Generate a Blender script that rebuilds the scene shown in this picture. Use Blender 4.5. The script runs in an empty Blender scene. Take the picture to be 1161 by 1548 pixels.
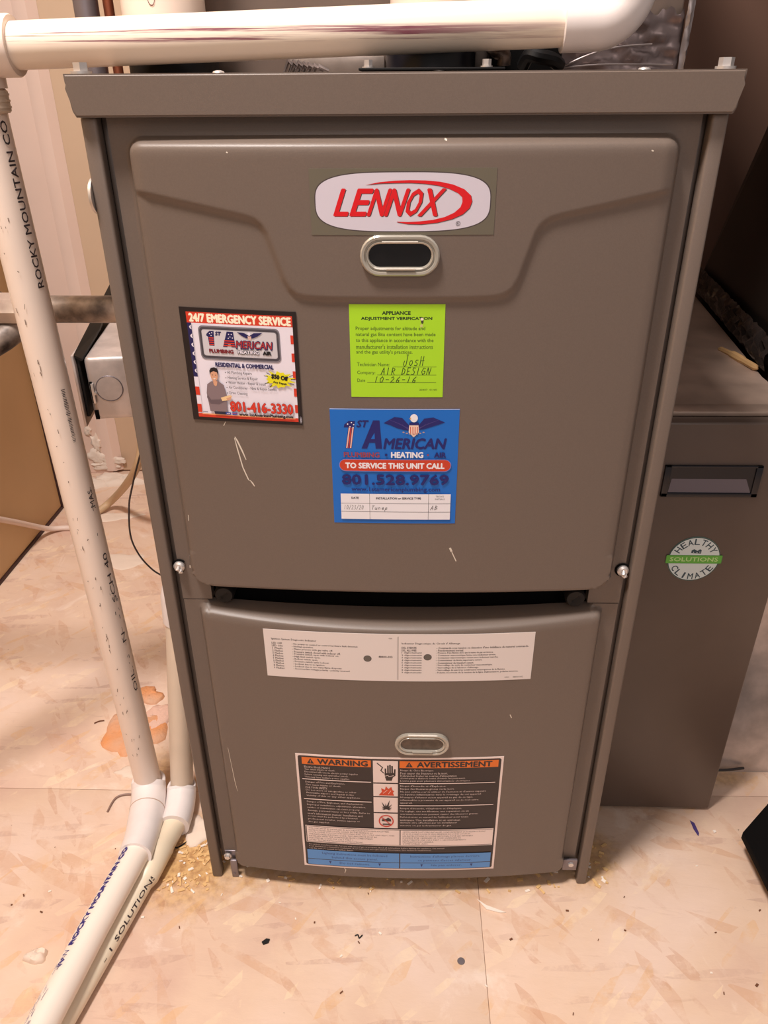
import bpy, bmesh, math, random
from mathutils import Vector, Matrix
random.seed(7)
S = bpy.context.scene
COL = S.collection
PI = math.pi

# ---------------------------------------------------------------- camera
def make_camera():
    x, y, z, yaw, pitch, roll, f = 0.004351, -0.591917, 0.828391, 0.030347, 0.503749, -0.007162, 1163.0
    F = Vector((-math.sin(yaw)*math.cos(pitch), math.cos(yaw)*math.cos(pitch), -math.sin(pitch)))
    R = Vector((math.cos(yaw), math.sin(yaw), 0)); U = R.cross(F)
    R2 = math.cos(roll)*R + math.sin(roll)*U; U2 = -math.sin(roll)*R + math.cos(roll)*U
    cd = bpy.data.cameras.new('camera'); co = bpy.data.objects.new('camera', cd); COL.objects.link(co)
    cd.sensor_fit = 'HORIZONTAL'; cd.sensor_width = 36.0; cd.lens = 36.0*f/1161.0
    cd.clip_start = 0.01; cd.clip_end = 50
    m = Matrix.Identity(4)
    for i in range(3):
        m[i][0] = R2[i]; m[i][1] = U2[i]; m[i][2] = -F[i]
    m[0][3], m[1][3], m[2][3] = x, y, z
    co.matrix_world = m
    S.camera = co
make_camera()

# ---------------------------------------------------------------- world, lamps, exposure
w = bpy.data.worlds.new('world'); S.world = w; w.use_nodes = True
w.node_tree.nodes['Background'].inputs[0].default_value = (1.0, 0.88, 0.84, 1)
w.node_tree.nodes['Background'].inputs[1].default_value = 0.30
def area(name, loc, target, size, power, color, shape='SQUARE'):
    l = bpy.data.lights.new(name, 'AREA'); l.energy = power; l.size = size; l.color = color; l.shape = shape
    o = bpy.data.objects.new(name, l); COL.objects.link(o); o.location = loc
    o.rotation_euler = (Vector(target)-Vector(loc)).to_track_quat('-Z', 'Y').to_euler()
    return o
area('ceiling_lamp_light', (-0.45, -0.42, 2.25), (-0.1, 0.1, 0.2), 0.30, 47, (1.0, 0.92, 0.88), 'DISK')
area('front_light', (0.2, -2.4, 2.1), (0, 0, 0.3), 1.2, 13, (1.0, 0.90, 0.87))  # wide, weaker area light aimed at the furnace from the front
S.view_settings.view_transform = 'Standard'
S.view_settings.look = 'None'
S.view_settings.exposure = 0.0
S.view_settings.gamma = 1.0
S.view_settings.use_curve_mapping = False

# ---------------------------------------------------------------- materials
def srgb(r, g, b):
    f = lambda c: (c/255/12.92) if c/255 <= .04045 else ((c/255+.055)/1.055)**2.4
    return (f(r), f(g), f(b), 1)
def new_mat(name):
    m = bpy.data.materials.new(name); m.use_nodes = True
    nt = m.node_tree; return m, nt, nt.nodes['Principled BSDF']
def mat(name, col, rough=.5, metal=0., var=0., vscale=20., bump=0., bscale=200., stretch=(1,1,1), coat=0., spec=None, col2=None, rvar=0.):
    m, nt, b = new_mat(name)
    b.inputs['Base Color'].default_value = col; b.inputs['Roughness'].default_value = rough
    b.inputs['Metallic'].default_value = metal
    if coat: b.inputs['Coat Weight'].default_value = coat; b.inputs['Coat Roughness'].default_value = .15
    if spec is not None: b.inputs['Specular IOR Level'].default_value = spec
    if var or bump or col2 or rvar:
        tc = nt.nodes.new('ShaderNodeTexCoord'); mp = nt.nodes.new('ShaderNodeMapping')
        mp.inputs['Scale'].default_value = stretch; nt.links.new(tc.outputs['Object'], mp.inputs[0])
    if var or col2 or rvar:
        n = nt.nodes.new('ShaderNodeTexNoise'); n.inputs['Scale'].default_value = vscale; n.inputs['Detail'].default_value = 5
        nt.links.new(mp.outputs[0], n.inputs['Vector'])
        cr = nt.nodes.new('ShaderNodeValToRGB'); nt.links.new(n.outputs['Fac'], cr.inputs[0])
        cr.color_ramp.elements[0].position = .35; cr.color_ramp.elements[1].position = .65
        c2 = col2 if col2 else tuple(min(1, c*(1+var)) for c in col[:3])+(1,)
        c1 = col if col2 else tuple(c*(1-var) for c in col[:3])+(1,)
        cr.color_ramp.elements[0].color = c1; cr.color_ramp.elements[1].color = c2
        nt.links.new(cr.outputs[0], b.inputs['Base Color'])
        if rvar:
            mr = nt.nodes.new('ShaderNodeMapRange'); mr.inputs['To Min'].default_value = rough-rvar; mr.inputs['To Max'].default_value = rough+rvar
            nt.links.new(n.outputs['Fac'], mr.inputs['Value']); nt.links.new(mr.outputs[0], b.inputs['Roughness'])
    if bump:
        n2 = nt.nodes.new('ShaderNodeTexNoise'); n2.inputs['Scale'].default_value = bscale; n2.inputs['Detail'].default_value = 3
        nt.links.new(mp.outputs[0], n2.inputs['Vector'])
        bp = nt.nodes.new('ShaderNodeBump'); bp.inputs['Strength'].default_value = bump; bp.inputs['Distance'].default_value = .002
        nt.links.new(n2.outputs['Fac'], bp.inputs['Height']); nt.links.new(bp.outputs[0], b.inputs['Normal'])
    return m

TAUPE = mat('taupe_paint', srgb(108,95,86), .42, var=.035, vscale=900, bump=.06, bscale=1500, spec=.45)
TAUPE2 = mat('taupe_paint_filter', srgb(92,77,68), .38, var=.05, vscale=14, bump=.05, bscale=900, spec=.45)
BLACK = mat('black_rubber', srgb(13,12,13), .5, spec=.3)
BLACKP = mat('black_plastic', srgb(20,20,28), .3)
VOID = mat('void_black', srgb(13,12,12), .9, spec=.1)  # near-black for openings, their shade put into the colour
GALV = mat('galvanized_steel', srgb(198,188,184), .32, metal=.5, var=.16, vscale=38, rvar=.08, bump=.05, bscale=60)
GALVD = mat('galvanized_dull', srgb(176,152,136), .40, metal=.3, var=.28, vscale=11, rvar=.14, bump=.08, bscale=40)
CHROME = mat('zinc_screw', srgb(214,208,204), .38, metal=.7)
DUCTD = mat('shaded_sheet_metal', srgb(48,40,36), .45, metal=.5, var=.15, vscale=6)  # upper duct metal with the shade put into its colour
DUCTB = mat('brown_panel', srgb(146,110,92), .7, var=.08, vscale=4)
FOIL = mat('foil_tape', srgb(150,140,138), .38, metal=.8, var=.2, vscale=25, bump=.3, bscale=60)
TAPE = mat('black_tape', srgb(52,45,42), .22, bump=.5, bscale=50)
IRON = mat('iron_pipe_black', srgb(58,50,48), .5, metal=.3, col2=srgb(196,176,160), vscale=28)
ZINC = mat('zinc_fitting', srgb(170,150,138), .45, metal=.4, col2=srgb(205,188,172), vscale=30, bump=.3, bscale=80)
COPPER = mat('copper', srgb(150,86,62), .4, metal=.7)
STEELP = mat('grey_pipe', srgb(128,120,124), .4, metal=.6, var=.15, vscale=15)
PVCW = mat('pvc_white_fitting', srgb(236,226,222), .28, var=.03, vscale=40, coat=.3)
PVCC = mat('pvc_cream', srgb(234,216,202), .33, var=.04, vscale=9, coat=.2)
PVCG = mat('pvc_aged', srgb(214,195,174), .4, var=.06, vscale=12)
WIREB = mat('beige_cable', srgb(196,166,130), .5)
WIREW = mat('white_cable', srgb(226,204,190), .5)
WIREG = mat('grey_wire', srgb(70,62,62), .4)
PLASTER = mat('plaster', srgb(228,208,190), .8, bump=.5, bscale=60)
ORANGE = mat('orange_foam', srgb(226,150,92), .9, col2=srgb(214,170,140), vscale=18, bump=1., bscale=150)
TANFOAM = mat('tan_foam', srgb(190,150,100), .8, bump=.5, bscale=80)
WOOD = mat('wood_chip', srgb(216,176,120), .7)
CLEAR = mat('clear_bezel', srgb(178,172,160), .12, metal=.35)
MARK = mat('purple_ink', srgb(70,52,110), .6)
PALE = mat('pale_chip', srgb(236,222,208), .7)
RUSTM = mat('rust', srgb(110,66,40), .8)

def pvc_streaked():
    m, nt, b = new_mat('pvc_streaked')
    b.inputs['Roughness'].default_value = .3; b.inputs['Coat Weight'].default_value = .2
    tc = nt.nodes.new('ShaderNodeTexCoord'); mp = nt.nodes.new('ShaderNodeMapping')
    mp.inputs['Scale'].default_value = (3.5, 230, 230); nt.links.new(tc.outputs['Object'], mp.inputs[0])
    n = nt.nodes.new('ShaderNodeTexNoise'); n.inputs['Scale'].default_value = 1; n.inputs['Detail'].default_value = 6; n.inputs['Roughness'].default_value = .7
    nt.links.new(mp.outputs[0], n.inputs['Vector'])
    cr = nt.nodes.new('ShaderNodeValToRGB'); nt.links.new(n.outputs['Fac'], cr.inputs[0])
    e = cr.color_ramp.elements; e[0].position = .50; e[0].color = (0,0,0,1); e[1].position = .60; e[1].color = (1,1,1,1)
    # band around the pipe where the old print was rubbed off
    sp = nt.nodes.new('ShaderNodeSeparateXYZ'); nt.links.new(tc.outputs['Object'], sp.inputs[0])
    band = nt.nodes.new('ShaderNodeValToRGB'); mr = nt.nodes.new('ShaderNodeMapRange')
    mr.inputs['From Min'].default_value = -.016; mr.inputs['From Max'].default_value = .016
    nt.links.new(sp.outputs['Z'], mr.inputs['Value']); nt.links.new(mr.outputs[0], band.inputs[0])
    e = band.color_ramp.elements; e[0].position = .30; e[0].color = (0,0,0,1); e[1].position = .38; e[1].color = (1,1,1,1)
    q = e.new(.62); q.color = (1,1,1,1); q = e.new(.70); q.color = (0,0,0,1)
    lx = nt.nodes.new('ShaderNodeMapRange'); lx.inputs['From Min'].default_value = .26; lx.inputs['From Max'].default_value = .10
    lx.inputs['To Min'].default_value = .12; lx.inputs['To Max'].default_value = 1
    nt.links.new(sp.outputs['X'], lx.inputs['Value'])
    ml = nt.nodes.new('ShaderNodeMath'); ml.operation = 'MULTIPLY'; nt.links.new(cr.outputs[0], ml.inputs[0]); nt.links.new(band.outputs[0], ml.inputs[1])
    m2 = nt.nodes.new('ShaderNodeMath'); m2.operation = 'MULTIPLY'; nt.links.new(ml.outputs[0], m2.inputs[0]); nt.links.new(lx.outputs[0], m2.inputs[1])
    mx = nt.nodes.new('ShaderNodeMix'); mx.data_type = 'RGBA'
    mx.inputs['A'].default_value = srgb(242,226,208); mx.inputs['B'].default_value = srgb(130,74,86)
    nt.links.new(m2.outputs[0], mx.inputs['Factor']); nt.links.new(mx.outputs['Result'], b.inputs['Base Color'])
    return m
PVCS = pvc_streaked()

def floor_mat():
    m, nt, b = new_mat('painted_subfloor')
    N = nt.nodes; L = nt.links
    b.inputs['Roughness'].default_value = .55
    tc = N.new('ShaderNodeTexCoord')
    def mapping(scale, rot=0):
        m0 = N.new('ShaderNodeMapping'); m0.inputs['Rotation'].default_value = (0,0,rot); L.new(tc.outputs['Object'], m0.inputs[0])
        mp = N.new('ShaderNodeMapping'); mp.inputs['Scale'].default_value = scale
        L.new(m0.outputs[0], mp.inputs[0]); return mp.outputs[0]
    def noise(vec, s, d=5, rough=.55, dist=0):
        n = N.new('ShaderNodeTexNoise'); n.inputs['Scale'].default_value = s; n.inputs['Detail'].default_value = d
        n.inputs['Roughness'].default_value = rough; n.inputs['Distortion'].default_value = dist
        L.new(vec, n.inputs['Vector']); return n.outputs['Fac']
    def ramp(v, stops):
        r = N.new('ShaderNodeValToRGB'); L.new(v, r.inputs[0]); e = r.color_ramp.elements
        e[0].position, e[0].color = stops[0]; e[1].position, e[1].color = stops[-1]
        for p, c in stops[1:-1]:
            q = e.new(p); q.color = c
        return r.outputs[0]
    def mix(a, bb, f, mode='MIX'):
        x = N.new('ShaderNodeMix'); x.data_type = 'RGBA'; x.blend_type = mode
        if isinstance(f, float): x.inputs['Factor'].default_value = f
        else: L.new(f, x.inputs['Factor'])
        for k, v in (('A', a), ('B', bb)):
            if isinstance(v, tuple): x.inputs[k].default_value = v
            else: L.new(v, x.inputs[k])
        return x.outputs['Result']
    W_, K_ = (1,1,1,1), (0,0,0,1)
    g = lambda v: (v,v,v,1)
    base = ramp(noise(mapping((1,1,1)), 5, 5), [(.34, srgb(212,178,158)), (.5, srgb(224,194,170)), (.66, srgb(229,202,184))])
    # OSB flakes at four directions
    for i, (rot, sc, th, amt, c) in enumerate([(.45,(14,62,1),.88,.45,srgb(206,158,122)), (-.7,(20,80,1),.88,.40,srgb(244,220,184)),
                                               (1.15,(17,72,1),.90,.45,srgb(208,164,134)), (2.3,(24,100,1),.89,.45,srgb(222,176,124)), (-.1,(15,110,1),.91,.45,srgb(190,152,136)), (.9,(30,120,1),.92,.42,srgb(196,146,116))]):
        v = N.new('ShaderNodeTexVoronoi'); v.inputs['Scale'].default_value = 1
        nz = N.new('ShaderNodeTexNoise'); nz.inputs['Scale'].default_value = 14; L.new(tc.outputs['Object'], nz.inputs['Vector'])
        av = N.new('ShaderNodeVectorMath'); av.operation = 'MULTIPLY_ADD'; L.new(nz.outputs['Color'], av.inputs[0]); av.inputs[1].default_value = (.22,.22,.0)
        L.new(mapping(sc, rot), av.inputs[2]); L.new(av.outputs[0], v.inputs['Vector'])
        s = N.new('ShaderNodeSeparateColor'); L.new(v.outputs['Color'], s.inputs[0])
        sel = ramp(s.outputs[0], [(th, K_), (th+.05, g(amt))])
        soft = ramp(noise(mapping((1,1,1)), 16+i*7, 6, .7), [(.42, K_), (.56, W_)])
        mm = N.new('ShaderNodeMath'); mm.operation = 'MULTIPLY'; L.new(sel, mm.inputs[0]); L.new(soft, mm.inputs[1])
        base = mix(base, c, mm.outputs[0])
    # thin scratches and long rubbed grain
    base = mix(base, srgb(176,132,108), ramp(noise(mapping((3,26,1), .08), 3, 7, .7, .6), [(.60, K_), (.74, g(.4))]))
    base = mix(base, srgb(244,226,212), ramp(noise(mapping((1,1,1), .9), 11, 6, .65, .8), [(.60, K_), (.72, g(.55))]))
    base = mix(base, srgb(160,130,130), ramp(noise(mapping((1,1.6,1), .3), 22, 6, .7), [(.68, K_), (.78, g(.45))]))
    base = mix(base, srgb(96,70,58), ramp(noise(mapping((1,1,1), .3), 130, 2, .5), [(.76, K_), (.80, g(.7))]))
    # amber glue smeared around the furnace foot
    def blob(cx, cy, rx, ry):
        mp = N.new('ShaderNodeMapping'); mp.vector_type = 'POINT'
        mp.inputs['Location'].default_value = (-cx/rx, -cy/ry, 0); mp.inputs['Scale'].default_value = (1/rx, 1/ry, 1)
        L.new(tc.outputs['Object'], mp.inputs[0])
        ln = N.new('ShaderNodeVectorMath'); ln.operation = 'LENGTH'; L.new(mp.outputs[0], ln.inputs[0]); return ln.outputs['Value']
    for (cx, cy, rx, ry, amt) in ((-.25,.02,.075,.075,.8), (0,.035,.27,.055,.75), (.235,.04,.035,.05,.55), (-.335,.16,.03,.04,.6), (.44,.165,.05,.018,.5)):
        d = blob(cx, cy, rx, ry)
        ad = N.new('ShaderNodeMath'); ad.operation = 'MULTIPLY_ADD'; L.new(noise(mapping((1,1,1)), 45, 6, .7), ad.inputs[0]); ad.inputs[1].default_value = 1.2; L.new(d, ad.inputs[2])
        f = ramp(ad.outputs[0], [(.95/2, g(amt)), (1.75/2, K_)])
        # ramp input is halved
        hv = N.new('ShaderNodeMath'); hv.operation = 'MULTIPLY'; hv.inputs[1].default_value = .5; L.new(ad.outputs[0], hv.inputs[0])
        f.node.inputs[0].links[0]; L.new(hv.outputs[0], f.node.inputs[0])
        amber = ramp(noise(mapping((1,1,1)), 120, 4), [(.35, srgb(168,116,52)), (.6, srgb(214,170,104))])
        base = mix(base, amber, f)
    L.new(base, b.inputs['Base Color'])
    bp = N.new('ShaderNodeBump'); bp.inputs['Strength'].default_value = .25; bp.inputs['Distance'].default_value = .003
    L.new(noise(mapping((1,2,1)), 30, 6), bp.inputs['Height']); L.new(bp.outputs[0], b.inputs['Normal'])
    return m
FLOOR = floor_mat()
WALLP = mat('wall_pink', srgb(228,198,180), .8, var=.03, vscale=5, bump=.1, bscale=60)
WALLB = mat('wall_beige', srgb(212,182,152), .8, var=.03, vscale=5, bump=.1, bscale=60)
WALLT = mat('panel_tan', srgb(216,184,138), .55, var=.05, vscale=4)
DARKT = mat('dark_strip', srgb(62,36,34), .6)

_pm = {}
def ink(r, g, b, rough=.45):
    k = (r, g, b)
    if k not in _pm:
        m, nt, bs = new_mat('print_%02x%02x%02x' % k)
        bs.inputs['Base Color'].default_value = srgb(r, g, b); bs.inputs['Roughness'].default_value = rough
        _pm[k] = m
    return _pm[k]

# ---------------------------------------------------------------- object helpers
def tag(o, label=None, cat=None, group=None, kind=None):
    if label: o['label'] = label
    if cat: o['category'] = cat
    if group: o['group'] = group
    if kind: o['kind'] = kind
    return o
def empty(name, loc, label, cat, group=None):
    o = bpy.data.objects.new(name, None); COL.objects.link(o); o.location = loc; o.empty_display_size = .05
    return tag(o, label, cat, group)
def link(name, me, parent=None):
    o = bpy.data.objects.new(name, me); COL.objects.link(o)
    if parent is not None:
        o.parent = parent
        wl = Vector((0,0,0)); p = parent
        while p is not None: wl += p.location; p = p.parent
        o.location = -wl                       # mesh data is in world coordinates
    return o
def build(name, bm, m, parent=None, smooth=True, angle=35):
    me = bpy.data.meshes.new(name)
    bmesh.ops.recalc_face_normals(bm, faces=bm.faces[:])
    bm.to_mesh(me); bm.free()
    for mm in (m if isinstance(m, (list, tuple)) else [m]): me.materials.append(mm)
    if smooth:
        for p in me.polygons: p.use_smooth = True
        me.set_sharp_from_angle(angle=math.radians(angle))
    return link(name, me, parent)
def recenter(o):
    """move a top-level mesh's origin to the middle of its base"""
    vs = [v.co for v in o.data.vertices]
    c = Vector(((min(v.x for v in vs)+max(v.x for v in vs))/2, (min(v.y for v in vs)+max(v.y for v in vs))/2, min(v.z for v in vs)))
    o.data.transform(Matrix.Translation(-c)); o.location = o.location + c
    return o
def BM(): return bmesh.new()
def box(bm, x0, x1, y0, y1, z0, z1, bev=0., mi=0, M=None, seg=2):
    t = bmesh.new()
    bmesh.ops.create_cube(t, size=1)
    for v in t.verts: v.co = Vector(((x0+x1)/2+v.co.x*(x1-x0), (y0+y1)/2+v.co.y*(y1-y0), (z0+z1)/2+v.co.z*(z1-z0)))
    if bev: bmesh.ops.bevel(t, geom=t.edges[:], offset=bev, segments=seg, affect='EDGES', profile=.5)
    if M is not None: bmesh.ops.transform(t, matrix=M, verts=t.verts[:])
    for f in t.faces: f.material_index = mi
    me = bpy.data.meshes.new('t'); t.to_mesh(me); t.free(); bm.from_mesh(me); bpy.data.meshes.remove(me)
def sweep(bm, pts, r, n=16, cap=True, mi=0, closed=False):
    """tube along points; r scalar or list"""
    pts = [Vector(p) for p in pts]; k = len(pts)
    rs = r if isinstance(r, (list, tuple)) else [r]*k
    T = []
    for i in range(k):
        a = pts[max(0, i-1)]; b = pts[min(k-1, i+1)]
        if i > 0 and (pts[i]-pts[i-1]).length < 1e-7: a = pts[max(0, i-2)]
        if i < k-1 and (pts[i+1]-pts[i]).length < 1e-7: b = pts[min(k-1, i+2)]
        T.append((b-a).normalized())
    u = T[0].orthogonal().normalized(); rings = []
    for i in range(k):
        u = (u-T[i]*u.dot(T[i])).normalized(); v = T[i].cross(u)
        rings.append([bm.verts.new(pts[i]+(u*math.cos(2*PI*j/n)+v*math.sin(2*PI*j/n))*rs[i]) for j in range(n)])
    for i in range(k-1):
        for j in range(n):
            f = bm.faces.new((rings[i][j], rings[i][(j+1)%n], rings[i+1][(j+1)%n], rings[i+1][j])); f.material_index = mi
    if cap:
        for rg in (rings[0], rings[-1]):
            f = bm.faces.new(rg); f.material_index = mi
def cyl(bm, a, b, r, n=20, mi=0, r2=None): sweep(bm, [a, b], [r, r if r2 is None else r2], n, True, mi)
def catmull(pts, sub=8):
    pts = [Vector(p) for p in pts]; out = []
    q = [pts[0]*2-pts[1]]+pts+[pts[-1]*2-pts[-2]]
    for i in range(1, len(q)-2):
        for s in range(sub):
            t = s/sub; a, b, c, d = q[i-1], q[i], q[i+1], q[i+2]
            out.append(.5*((2*b)+(c-a)*t+(2*a-5*b+4*c-d)*t*t+(3*b-a-3*c+d)*t**3))
    out.append(pts[-1]); return out
def prism(bm, poly, depth_vec, mi=0):
    a = [bm.verts.new(Vector(p)) for p in poly]; b = [bm.verts.new(Vector(p)+Vector(depth_vec)) for p in poly]
    bm.faces.new(a).material_index = mi; bm.faces.new(b[::-1]).material_index = mi
    for i in range(len(a)):
        j = (i+1) % len(a); bm.faces.new((a[i], a[j], b[j], b[i])).material_index = mi
def hexscrew(bm, p, axis, r=.004, h=.004):
    p = Vector(p); a = Vector(axis).normalized()
    cyl(bm, p, p+a*h*.25, r*1.35, 20); cyl(bm, p+a*h*.25, p+a*h, r, 6)

# ---------------------------------------------------------------- flat print (lettering and marks)
_tc = {}
def text_data(s, res=2):
    k = (s, res)
    if k in _tc: return _tc[k]
    cu = bpy.data.curves.new('t', 'FONT'); cu.body = s; cu.resolution_u = res; cu.size = 1
    o = bpy.data.objects.new('t', cu); COL.objects.link(o)
    dg = bpy.context.evaluated_depsgraph_get(); me = bpy.data.meshes.new_from_object(o.evaluated_get(dg))
    vs = [(v.co.x, v.co.y) for v in me.vertices]; fs = [tuple(p.vertices) for p in me.polygons]
    bpy.data.objects.remove(o); bpy.data.curves.remove(cu); bpy.data.meshes.remove(me)
    _tc[k] = (vs, fs); return _tc[k]
HW = {'J':[[(.35,1.15),(.75,1.15)],[(.6,1.15),(.5,.1),(.25,-.1),(.0,.15),(.15,.5)]],'o':[[(.5,.55),(.2,.5),(.1,.15),(.4,0),(.65,.3),(.5,.55)]],
 's':[[(.65,.6),(.3,.6),(.2,.4),(.6,.2),(.4,0),(.05,.05)]],'H':[[(.15,1),(.1,0)],[(.6,1),(.55,0)],[(.1,.5),(.75,.55)]],
 'A':[[(0,0),(.4,1),(.6,0)],[(.15,.4),(.6,.4)]],'I':[[(.3,1),(.25,0)]],'R':[[(.1,0),(.15,1),(.6,.8),(.55,.55),(.15,.5),(.65,0)]],
 'D':[[(.15,0),(.2,1),(.65,.7),(.6,.2),(.1,0)]],'E':[[(.7,1),(.2,1),(.15,0),(.65,0)],[(.15,.5),(.55,.5)]],
 'S':[[(.7,.95),(.3,1),(.2,.7),(.6,.4),(.5,.05),(.0,.05)]],'G':[[(.7,.9),(.3,.95),(.05,.4),(.3,0),(.65,.2),(.65,.5),(.4,.5)]],
 'N':[[(.1,0),(.2,1),(.6,0),(.75,1)]],'1':[[(.4,1),(.3,0)]],'0':[[(.4,1),(.1,.6),(.2,.05),(.55,.1),(.65,.7),(.4,1)]],
 '-':[[(.15,.5),(.65,.5)]],'2':[[(.1,.8),(.4,1),(.6,.7),(.1,0),(.7,.05)]],'6':[[(.6,1),(.2,.5),(.15,.1),(.5,0),(.6,.35),(.2,.4)]],
 '3':[[(.1,.95),(.6,.9),(.3,.55),(.6,.3),(.4,0),(.05,.05)]],'/':[[(.65,1.1),(.1,-.1)]],' ':[],'T':[[(.05,.95),(.75,1)],[(.4,1),(.35,0)]],
 'u':[[(.1,.55),(.15,.05),(.5,.05),(.6,.55),(.65,0)]],'n':[[(.1,0),(.15,.55),(.5,.5),(.55,0)]],'e':[[(.1,.3),(.6,.35),(.4,.6),(.1,.3),(.3,0),(.65,.1)]],
 'p':[[(.15,.5),(.05,-.4)],[(.1,.4),(.5,.55),(.55,.1),(.1,.05)]],'B':[[(.1,0),(.15,1),(.55,.8),(.2,.5),(.65,.3),(.1,0)]]}
class Print:
    """collects coloured flat shapes in sticker coordinates u,v in 0..100 (v down) and lays them on a surface"""
    def __init__(s, W, H): s.W, s.H, s.v, s.f, s.m, s.mats, s.L = W, H, [], [], [], [], 0
    def mi(s, m):
        if m not in s.mats: s.mats.append(m)
        return s.mats.index(m)
    def poly(s, pts, m, quads=None, keep=False):
        if not keep: s.L += 1
        b = len(s.v); s.v += [(p[0], p[1], s.L) for p in pts]; i = s.mi(m)
        for q in (quads or [tuple(range(len(pts)))]):
            s.f.append(tuple(b+k for k in q)); s.m.append(i)
    def rect(s, u0, v0, u1, v1, m, keep=False):
        n = max(1, int(abs(u1-u0)/100*s.W/.004)); pts = []; q = []
        for i in range(n+1):
            u = u0+(u1-u0)*i/n; pts += [(u, v0), (u, v1)]
        for i in range(n): q.append((2*i, 2*i+1, 2*i+3, 2*i+2))
        s.poly(pts, m, q, keep)
    def rrect(s, u0, v0, u1, v1, r, m):         # r in u units
        ry = r*s.W/s.H; pts = []; n = 6
        for cx, cy, a0 in ((u1-r, v0+ry, -90), (u1-r, v1-ry, 0), (u0+r, v1-ry, 90), (u0+r, v0+ry, 180)):
            for k in range(n+1):
                a = math.radians(a0+90*k/n); pts.append((cx+r*math.cos(a), cy+ry*math.sin(a)))
        # fan by columns to follow a bowed door
        cx = (u0+u1)/2; NC = max(2, int((u1-u0)/100*s.W/.004))
        xs = sorted(set(round(p[0], 4) for p in pts) | set(u0+r+(u1-u0-2*r)*i/NC for i in range(NC+1)))
        def yat(x):
            if x < u0+r: d = math.sqrt(max(0, r*r-(u0+r-x)**2)); return ry-ry*d/r
            if x > u1-r: d = math.sqrt(max(0, r*r-(x-u1+r)**2)); return ry-ry*d/r
            return 0
        P = []; q = []
        for x in xs: e = yat(x); P += [(x, v0+e), (x, v1-e)]
        for i in range(len(xs)-1): q.append((2*i, 2*i+1, 2*i+3, 2*i+2))
        s.poly(P, m, q)
    def frame(s, u0, v0, u1, v1, t, m):
        ty = t*s.W/s.H
        s.rect(u0, v0, u1, v0+ty, m); s.rect(u0, v1-ty, u1, v1, m, True); s.rect(u0, v0, u0+t, v1, m, True); s.rect(u1-t, v0, u1, v1, m, True)
    def ell(s, cx, cy, rx, ry, m, n=20, p=2.0):
        if rx*s.W/100 > .012:
            P = []; q = []
            for k in range(n+1):
                c = -math.cos(PI*k/n); x = math.copysign(abs(c)**(2/p), c); y = abs(math.sin(PI*k/n))**(2/p)
                P += [(cx+rx*x, cy-ry*y), (cx+rx*x, cy+ry*y)]
            s.poly(P, m, [(2*i, 2*i+1, 2*i+3, 2*i+2) for i in range(n)]); return
        pts = []
        for k in range(n):
            a = 2*PI*k/n; c, d = math.cos(a), math.sin(a)
            pts.append((cx+rx*math.copysign(abs(c)**(2/p), c), cy+ry*math.copysign(abs(d)**(2/p), d)))
        s.poly(pts, m)
    def ring(s, cx, cy, rx, ry, t, m, n=28):
        pts = []; q = []
        for k in range(n):
            a = 2*PI*k/n; pts += [(cx+rx*math.cos(a), cy+ry*math.sin(a)), (cx+(rx-t)*math.cos(a), cy+(ry-t*ry/rx)*math.sin(a))]
        for k in range(n): j = (k+1) % n; q.append((2*k, 2*k+1, 2*j+1, 2*j))
        s.poly(pts, m, q)
    def text(s, t, u0, v0, u1, v1, m, shear=0., bold=0., res=2, rot=0., bump=False):
        vs, fs = text_data(t, res)
        if not vs: return
        x0 = min(a for a, b in vs); x1 = max(a for a, b in vs); y0 = min(b for a, b in vs); y1 = max(b for a, b in vs)
        sx = (u1-u0)/(x1-x0); sy = (v1-v0)/(y1-y0); cx, cy = (u0+u1)/2, (v0+v1)/2
        offs = [(0, 0)] if not bold else [(-bold, 0), (bold, 0), (0, bold*s.W/s.H), (0, -bold*s.W/s.H)]
        if bump: s.L += 1
        L0 = s.L; s.L = L0+.5
        for k, (ox, oy) in enumerate(offs):
            s.L = L0+.4+.14*k; pts = []
            for a, b in vs:
                u = u0+(a-x0)*sx + shear*(b-y0)/(y1-y0)*(v1-v0)*s.H/s.W + ox; v = v1-(b-y0)*sy+oy
                if rot:
                    du, dv = (u-cx)*s.W, (v-cy)*s.H
                    u = cx+(du*math.cos(rot)+dv*math.sin(rot))/s.W; v = cy+(-du*math.sin(rot)+dv*math.cos(rot))/s.H
                pts.append((u, v))
            s.poly(pts, m, fs, keep=True)
        s.L = L0
    def line(s, pts, t, m, keep=False):       # t in metres
        if not keep: s.L += 1
        for a, b in zip(pts[:-1], pts[1:]):
            A = Vector((a[0]*s.W, a[1]*s.H)); B = Vector((b[0]*s.W, b[1]*s.H)); d = B-A
            if d.length < 1e-9: continue
            d.normalize(); n = Vector((-d.y, d.x))*t*50; e = d*t*25
            q = [A-e+n, A-e-n, B+e-n, B+e+n]
            s.poly([(p.x/s.W, p.y/s.H) for p in q], m, keep=True)
    def hand(s, t, u0, v0, u1, v1, m, w=.00035, slant=.25):
        cw = (u1-u0)/len(t)
        s.L += 1
        for i, ch in enumerate(t):
            for st in HW.get(ch, []):
                s.line([(u0+cw*(i+x*1.05+(slant*(y-.3))), v1-(v1-v0)*y) for x, y in st], w, m, keep=True)
    def finish(s, name, surf, parent, thick=.0003, step=.000016):
        """surf(u,v,h)->world point"""
        me = bpy.data.meshes.new(name)
        me.from_pydata([surf(a/100, b/100, thick+step*l) for a, b, l in s.v], [], s.f)
        for mm in s.mats: me.materials.append(mm)
        for p, i in zip(me.polygons, s.m): p.material_index = i
        me.update()
        return link(name, me, parent)
def flat_surf(O, U, V, N):
    O, U, V, N = map(Vector, (O, U, V, N))
    return lambda u, v, h: tuple(O+U*u+V*v+N*h)
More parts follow.
